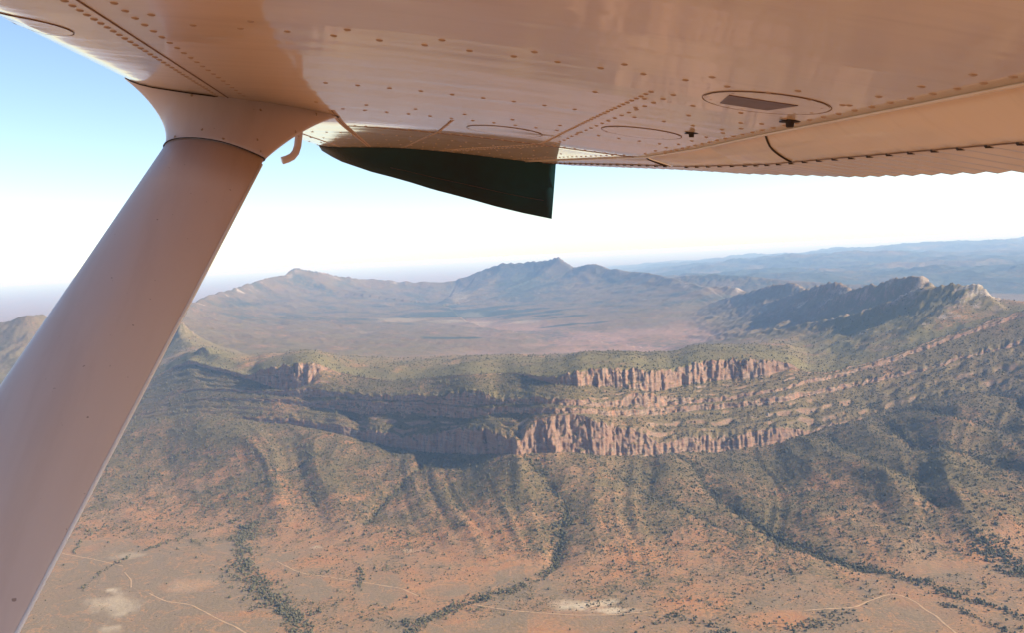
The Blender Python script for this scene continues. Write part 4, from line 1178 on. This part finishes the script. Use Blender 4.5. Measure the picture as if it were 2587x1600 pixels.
# strut with its cuff
def streamline(c, ex, en, chord, thick, n=36):
    """closed section: blunt nose at -ex, fine tail at +ex"""
    out = []
    for k in range(n):
        a = 2 * math.pi * k / n
        u = -math.cos(a)                                     # -1 nose .. 1 tail
        t = math.sin(a) * (1 - .18 * u) * (1 if u < 0 else (1 - .45 * u * u))
        out.append(tuple(np.array(c) + ex * (u * chord / 2) + en * (t * thick / 2)))
    return out
sa = pa(541, 388, 1.95); sb = pa(53, 1200, 1.295)
ax = (sb - sa) / np.linalg.norm(sb - sa)
exv = np.array([1.0, 0, 0]) - ax * ax[0]; exv /= np.linalg.norm(exv)
env = np.cross(ax, exv)
CHS = .212
strut = empty("strut", plane); strut["label"] = "broad white wing strut"
Lb = np.linalg.norm(sb - sa) / (1.95 - 1.295) * (1.95 - .45)
def sec_at(t, ch=CHS, th=.066): return streamline(sa + ax * t, exv, env, ch, th)
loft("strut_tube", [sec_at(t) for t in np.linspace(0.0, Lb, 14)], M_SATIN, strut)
te = [sa + ax * t + exv * (CHS / 2 + .0005) for t in np.linspace(.02, Lb, 10)]
loft("tail_strip", tube_pts(te, .0032, 8), M_STRIP, strut)
# cuff: flares from the strut to a long foot on the wing skin
fl, fr = skin(-.600, 1.97), skin(-.195, 2.33)
ex2 = (fr - fl); ch2 = np.linalg.norm(ex2); ex2 = ex2 / ch2
mid = (fl + fr) / 2
en2 = np.cross(np.array([0, 0, -1.0]), ex2); en2 /= np.linalg.norm(en2)
if en2 @ env < 0: en2 = -en2
secs = []
c_lo = sa - ax * .0
nose0, tail0 = sa - exv * CHS / 2, sa + exv * CHS / 2
for t in np.linspace(0, 1, 16):
    e = t ** 2.1
    up_ = t
    lo_c = -ax * (up_ * .115)
    nose = (nose0 + lo_c) * (1 - e) + fl * e; tail = (tail0 + lo_c) * (1 - t ** 1.35) + fr * t ** 1.35
    c = (nose + tail) / 2; ex_ = tail - nose; ch = np.linalg.norm(ex_); ex_ = ex_ / ch
    en_ = env * (1 - t) + en2 * t; en_ = en_ - ex_ * (en_ @ ex_); en_ /= np.linalg.norm(en_)
    secs.append(streamline(c, ex_, en_, ch + (.004 if t < .02 else .004), .070 + .075 * t ** 2))
secs.append(streamline(mid + np.array([0, 0, .03]), ex2, en2, ch2 * 1.0, .15))
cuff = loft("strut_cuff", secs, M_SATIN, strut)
loft("cuff_seam", tube_pts([np.array(p) for p in secs[0]] + [np.array(secs[0][0])], .0012, 6), M_DARK, strut, cap=False)
foot = []
for p in secs[15]:
    q = skin(p[0], p[1]); foot.append(q + np.array([0, 0, -.0015]))
loft("foot_seam", tube_pts(foot + [foot[0]], .0014, 6), M_DARK, strut, cap=False)

for t_, k_ in ((3, 7), (3, 13), (12, 5), (13, 14), (10, 10), (7, 16), (1, 4), (1, 10), (1, 15)):
    q_ = min((np.array(secs[t_][k_]), np.array(secs[t_][36 - k_])), key=lambda v: np.linalg.norm(v))
    c_ = np.mean([np.array(v) for v in secs[t_]], axis=0)
    sc_ = bpy.data.objects.new("cuff_screw", riv_me); COL.objects.link(sc_); sc_.parent = strut
    sc_.location = q_; sc_.rotation_euler = Vector(c_ - q_).to_track_quat('Z', 'Y').to_euler(); sc_.scale = (.75, .75, .8)

# bent vent tube behind the cuff
vt = [pa(757, 292, 2.20), pa(757, 310, 2.185), pa(755, 340, 2.175), pa(752, 368, 2.17), pa(747, 384, 2.165), pa(738, 395, 2.16), pa(726, 401, 2.155), pa(713, 405, 2.15)]
vent = empty("vent_tube", plane); vent["label"] = "bent vent tube hanging behind the strut cuff"
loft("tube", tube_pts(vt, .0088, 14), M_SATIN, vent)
b0v = skin(vt[0][0], vt[0][1])
loft("grommet", tube_pts([b0v + np.array([0, 0, .004]), b0v + np.array([0, 0, -.006])], .0135, 14), M_DARK, vent)

# ------------------------------------------------------------------ haze
hm = bpy.data.materials.new("haze_air"); hm.use_nodes = True
hn = hm.node_tree.nodes; hl_ = hm.node_tree.links
hn.remove(hn["Principled BSDF"])
pv = hn.new("ShaderNodeVolumePrincipled")
pv.inputs["Color"].default_value = (0.36, 0.58, 1.0, 1)
pv.inputs["Absorption Color"].default_value = (1, 1, 1, 1)
pv.inputs["Density"].default_value = 3.5e-5
pv.inputs["Anisotropy"].default_value = 0.0
hl_.new(pv.outputs[0], hn["Material Output"].inputs["Volume"])
E_ = 220000.0; zt, zbm = 12.0, float(Z.min()) - 2.0
hv = [(-E_, -E_, zbm), (E_, -E_, zbm), (E_, E_, zbm), (-E_, E_, zbm), (-E_, -E_, zt), (E_, -E_, zt), (E_, E_, zt), (-E_, E_, zt)]
hf = [(0, 3, 2, 1), (4, 5, 6, 7), (0, 1, 5, 4), (1, 2, 6, 5), (2, 3, 7, 6), (3, 0, 4, 7)]
ho = mesh_obj("haze", hv, hf, hm, smooth=False)
tag(ho, "pale blue haze veiling the far ranges and plain", "haze", kind="stuff")
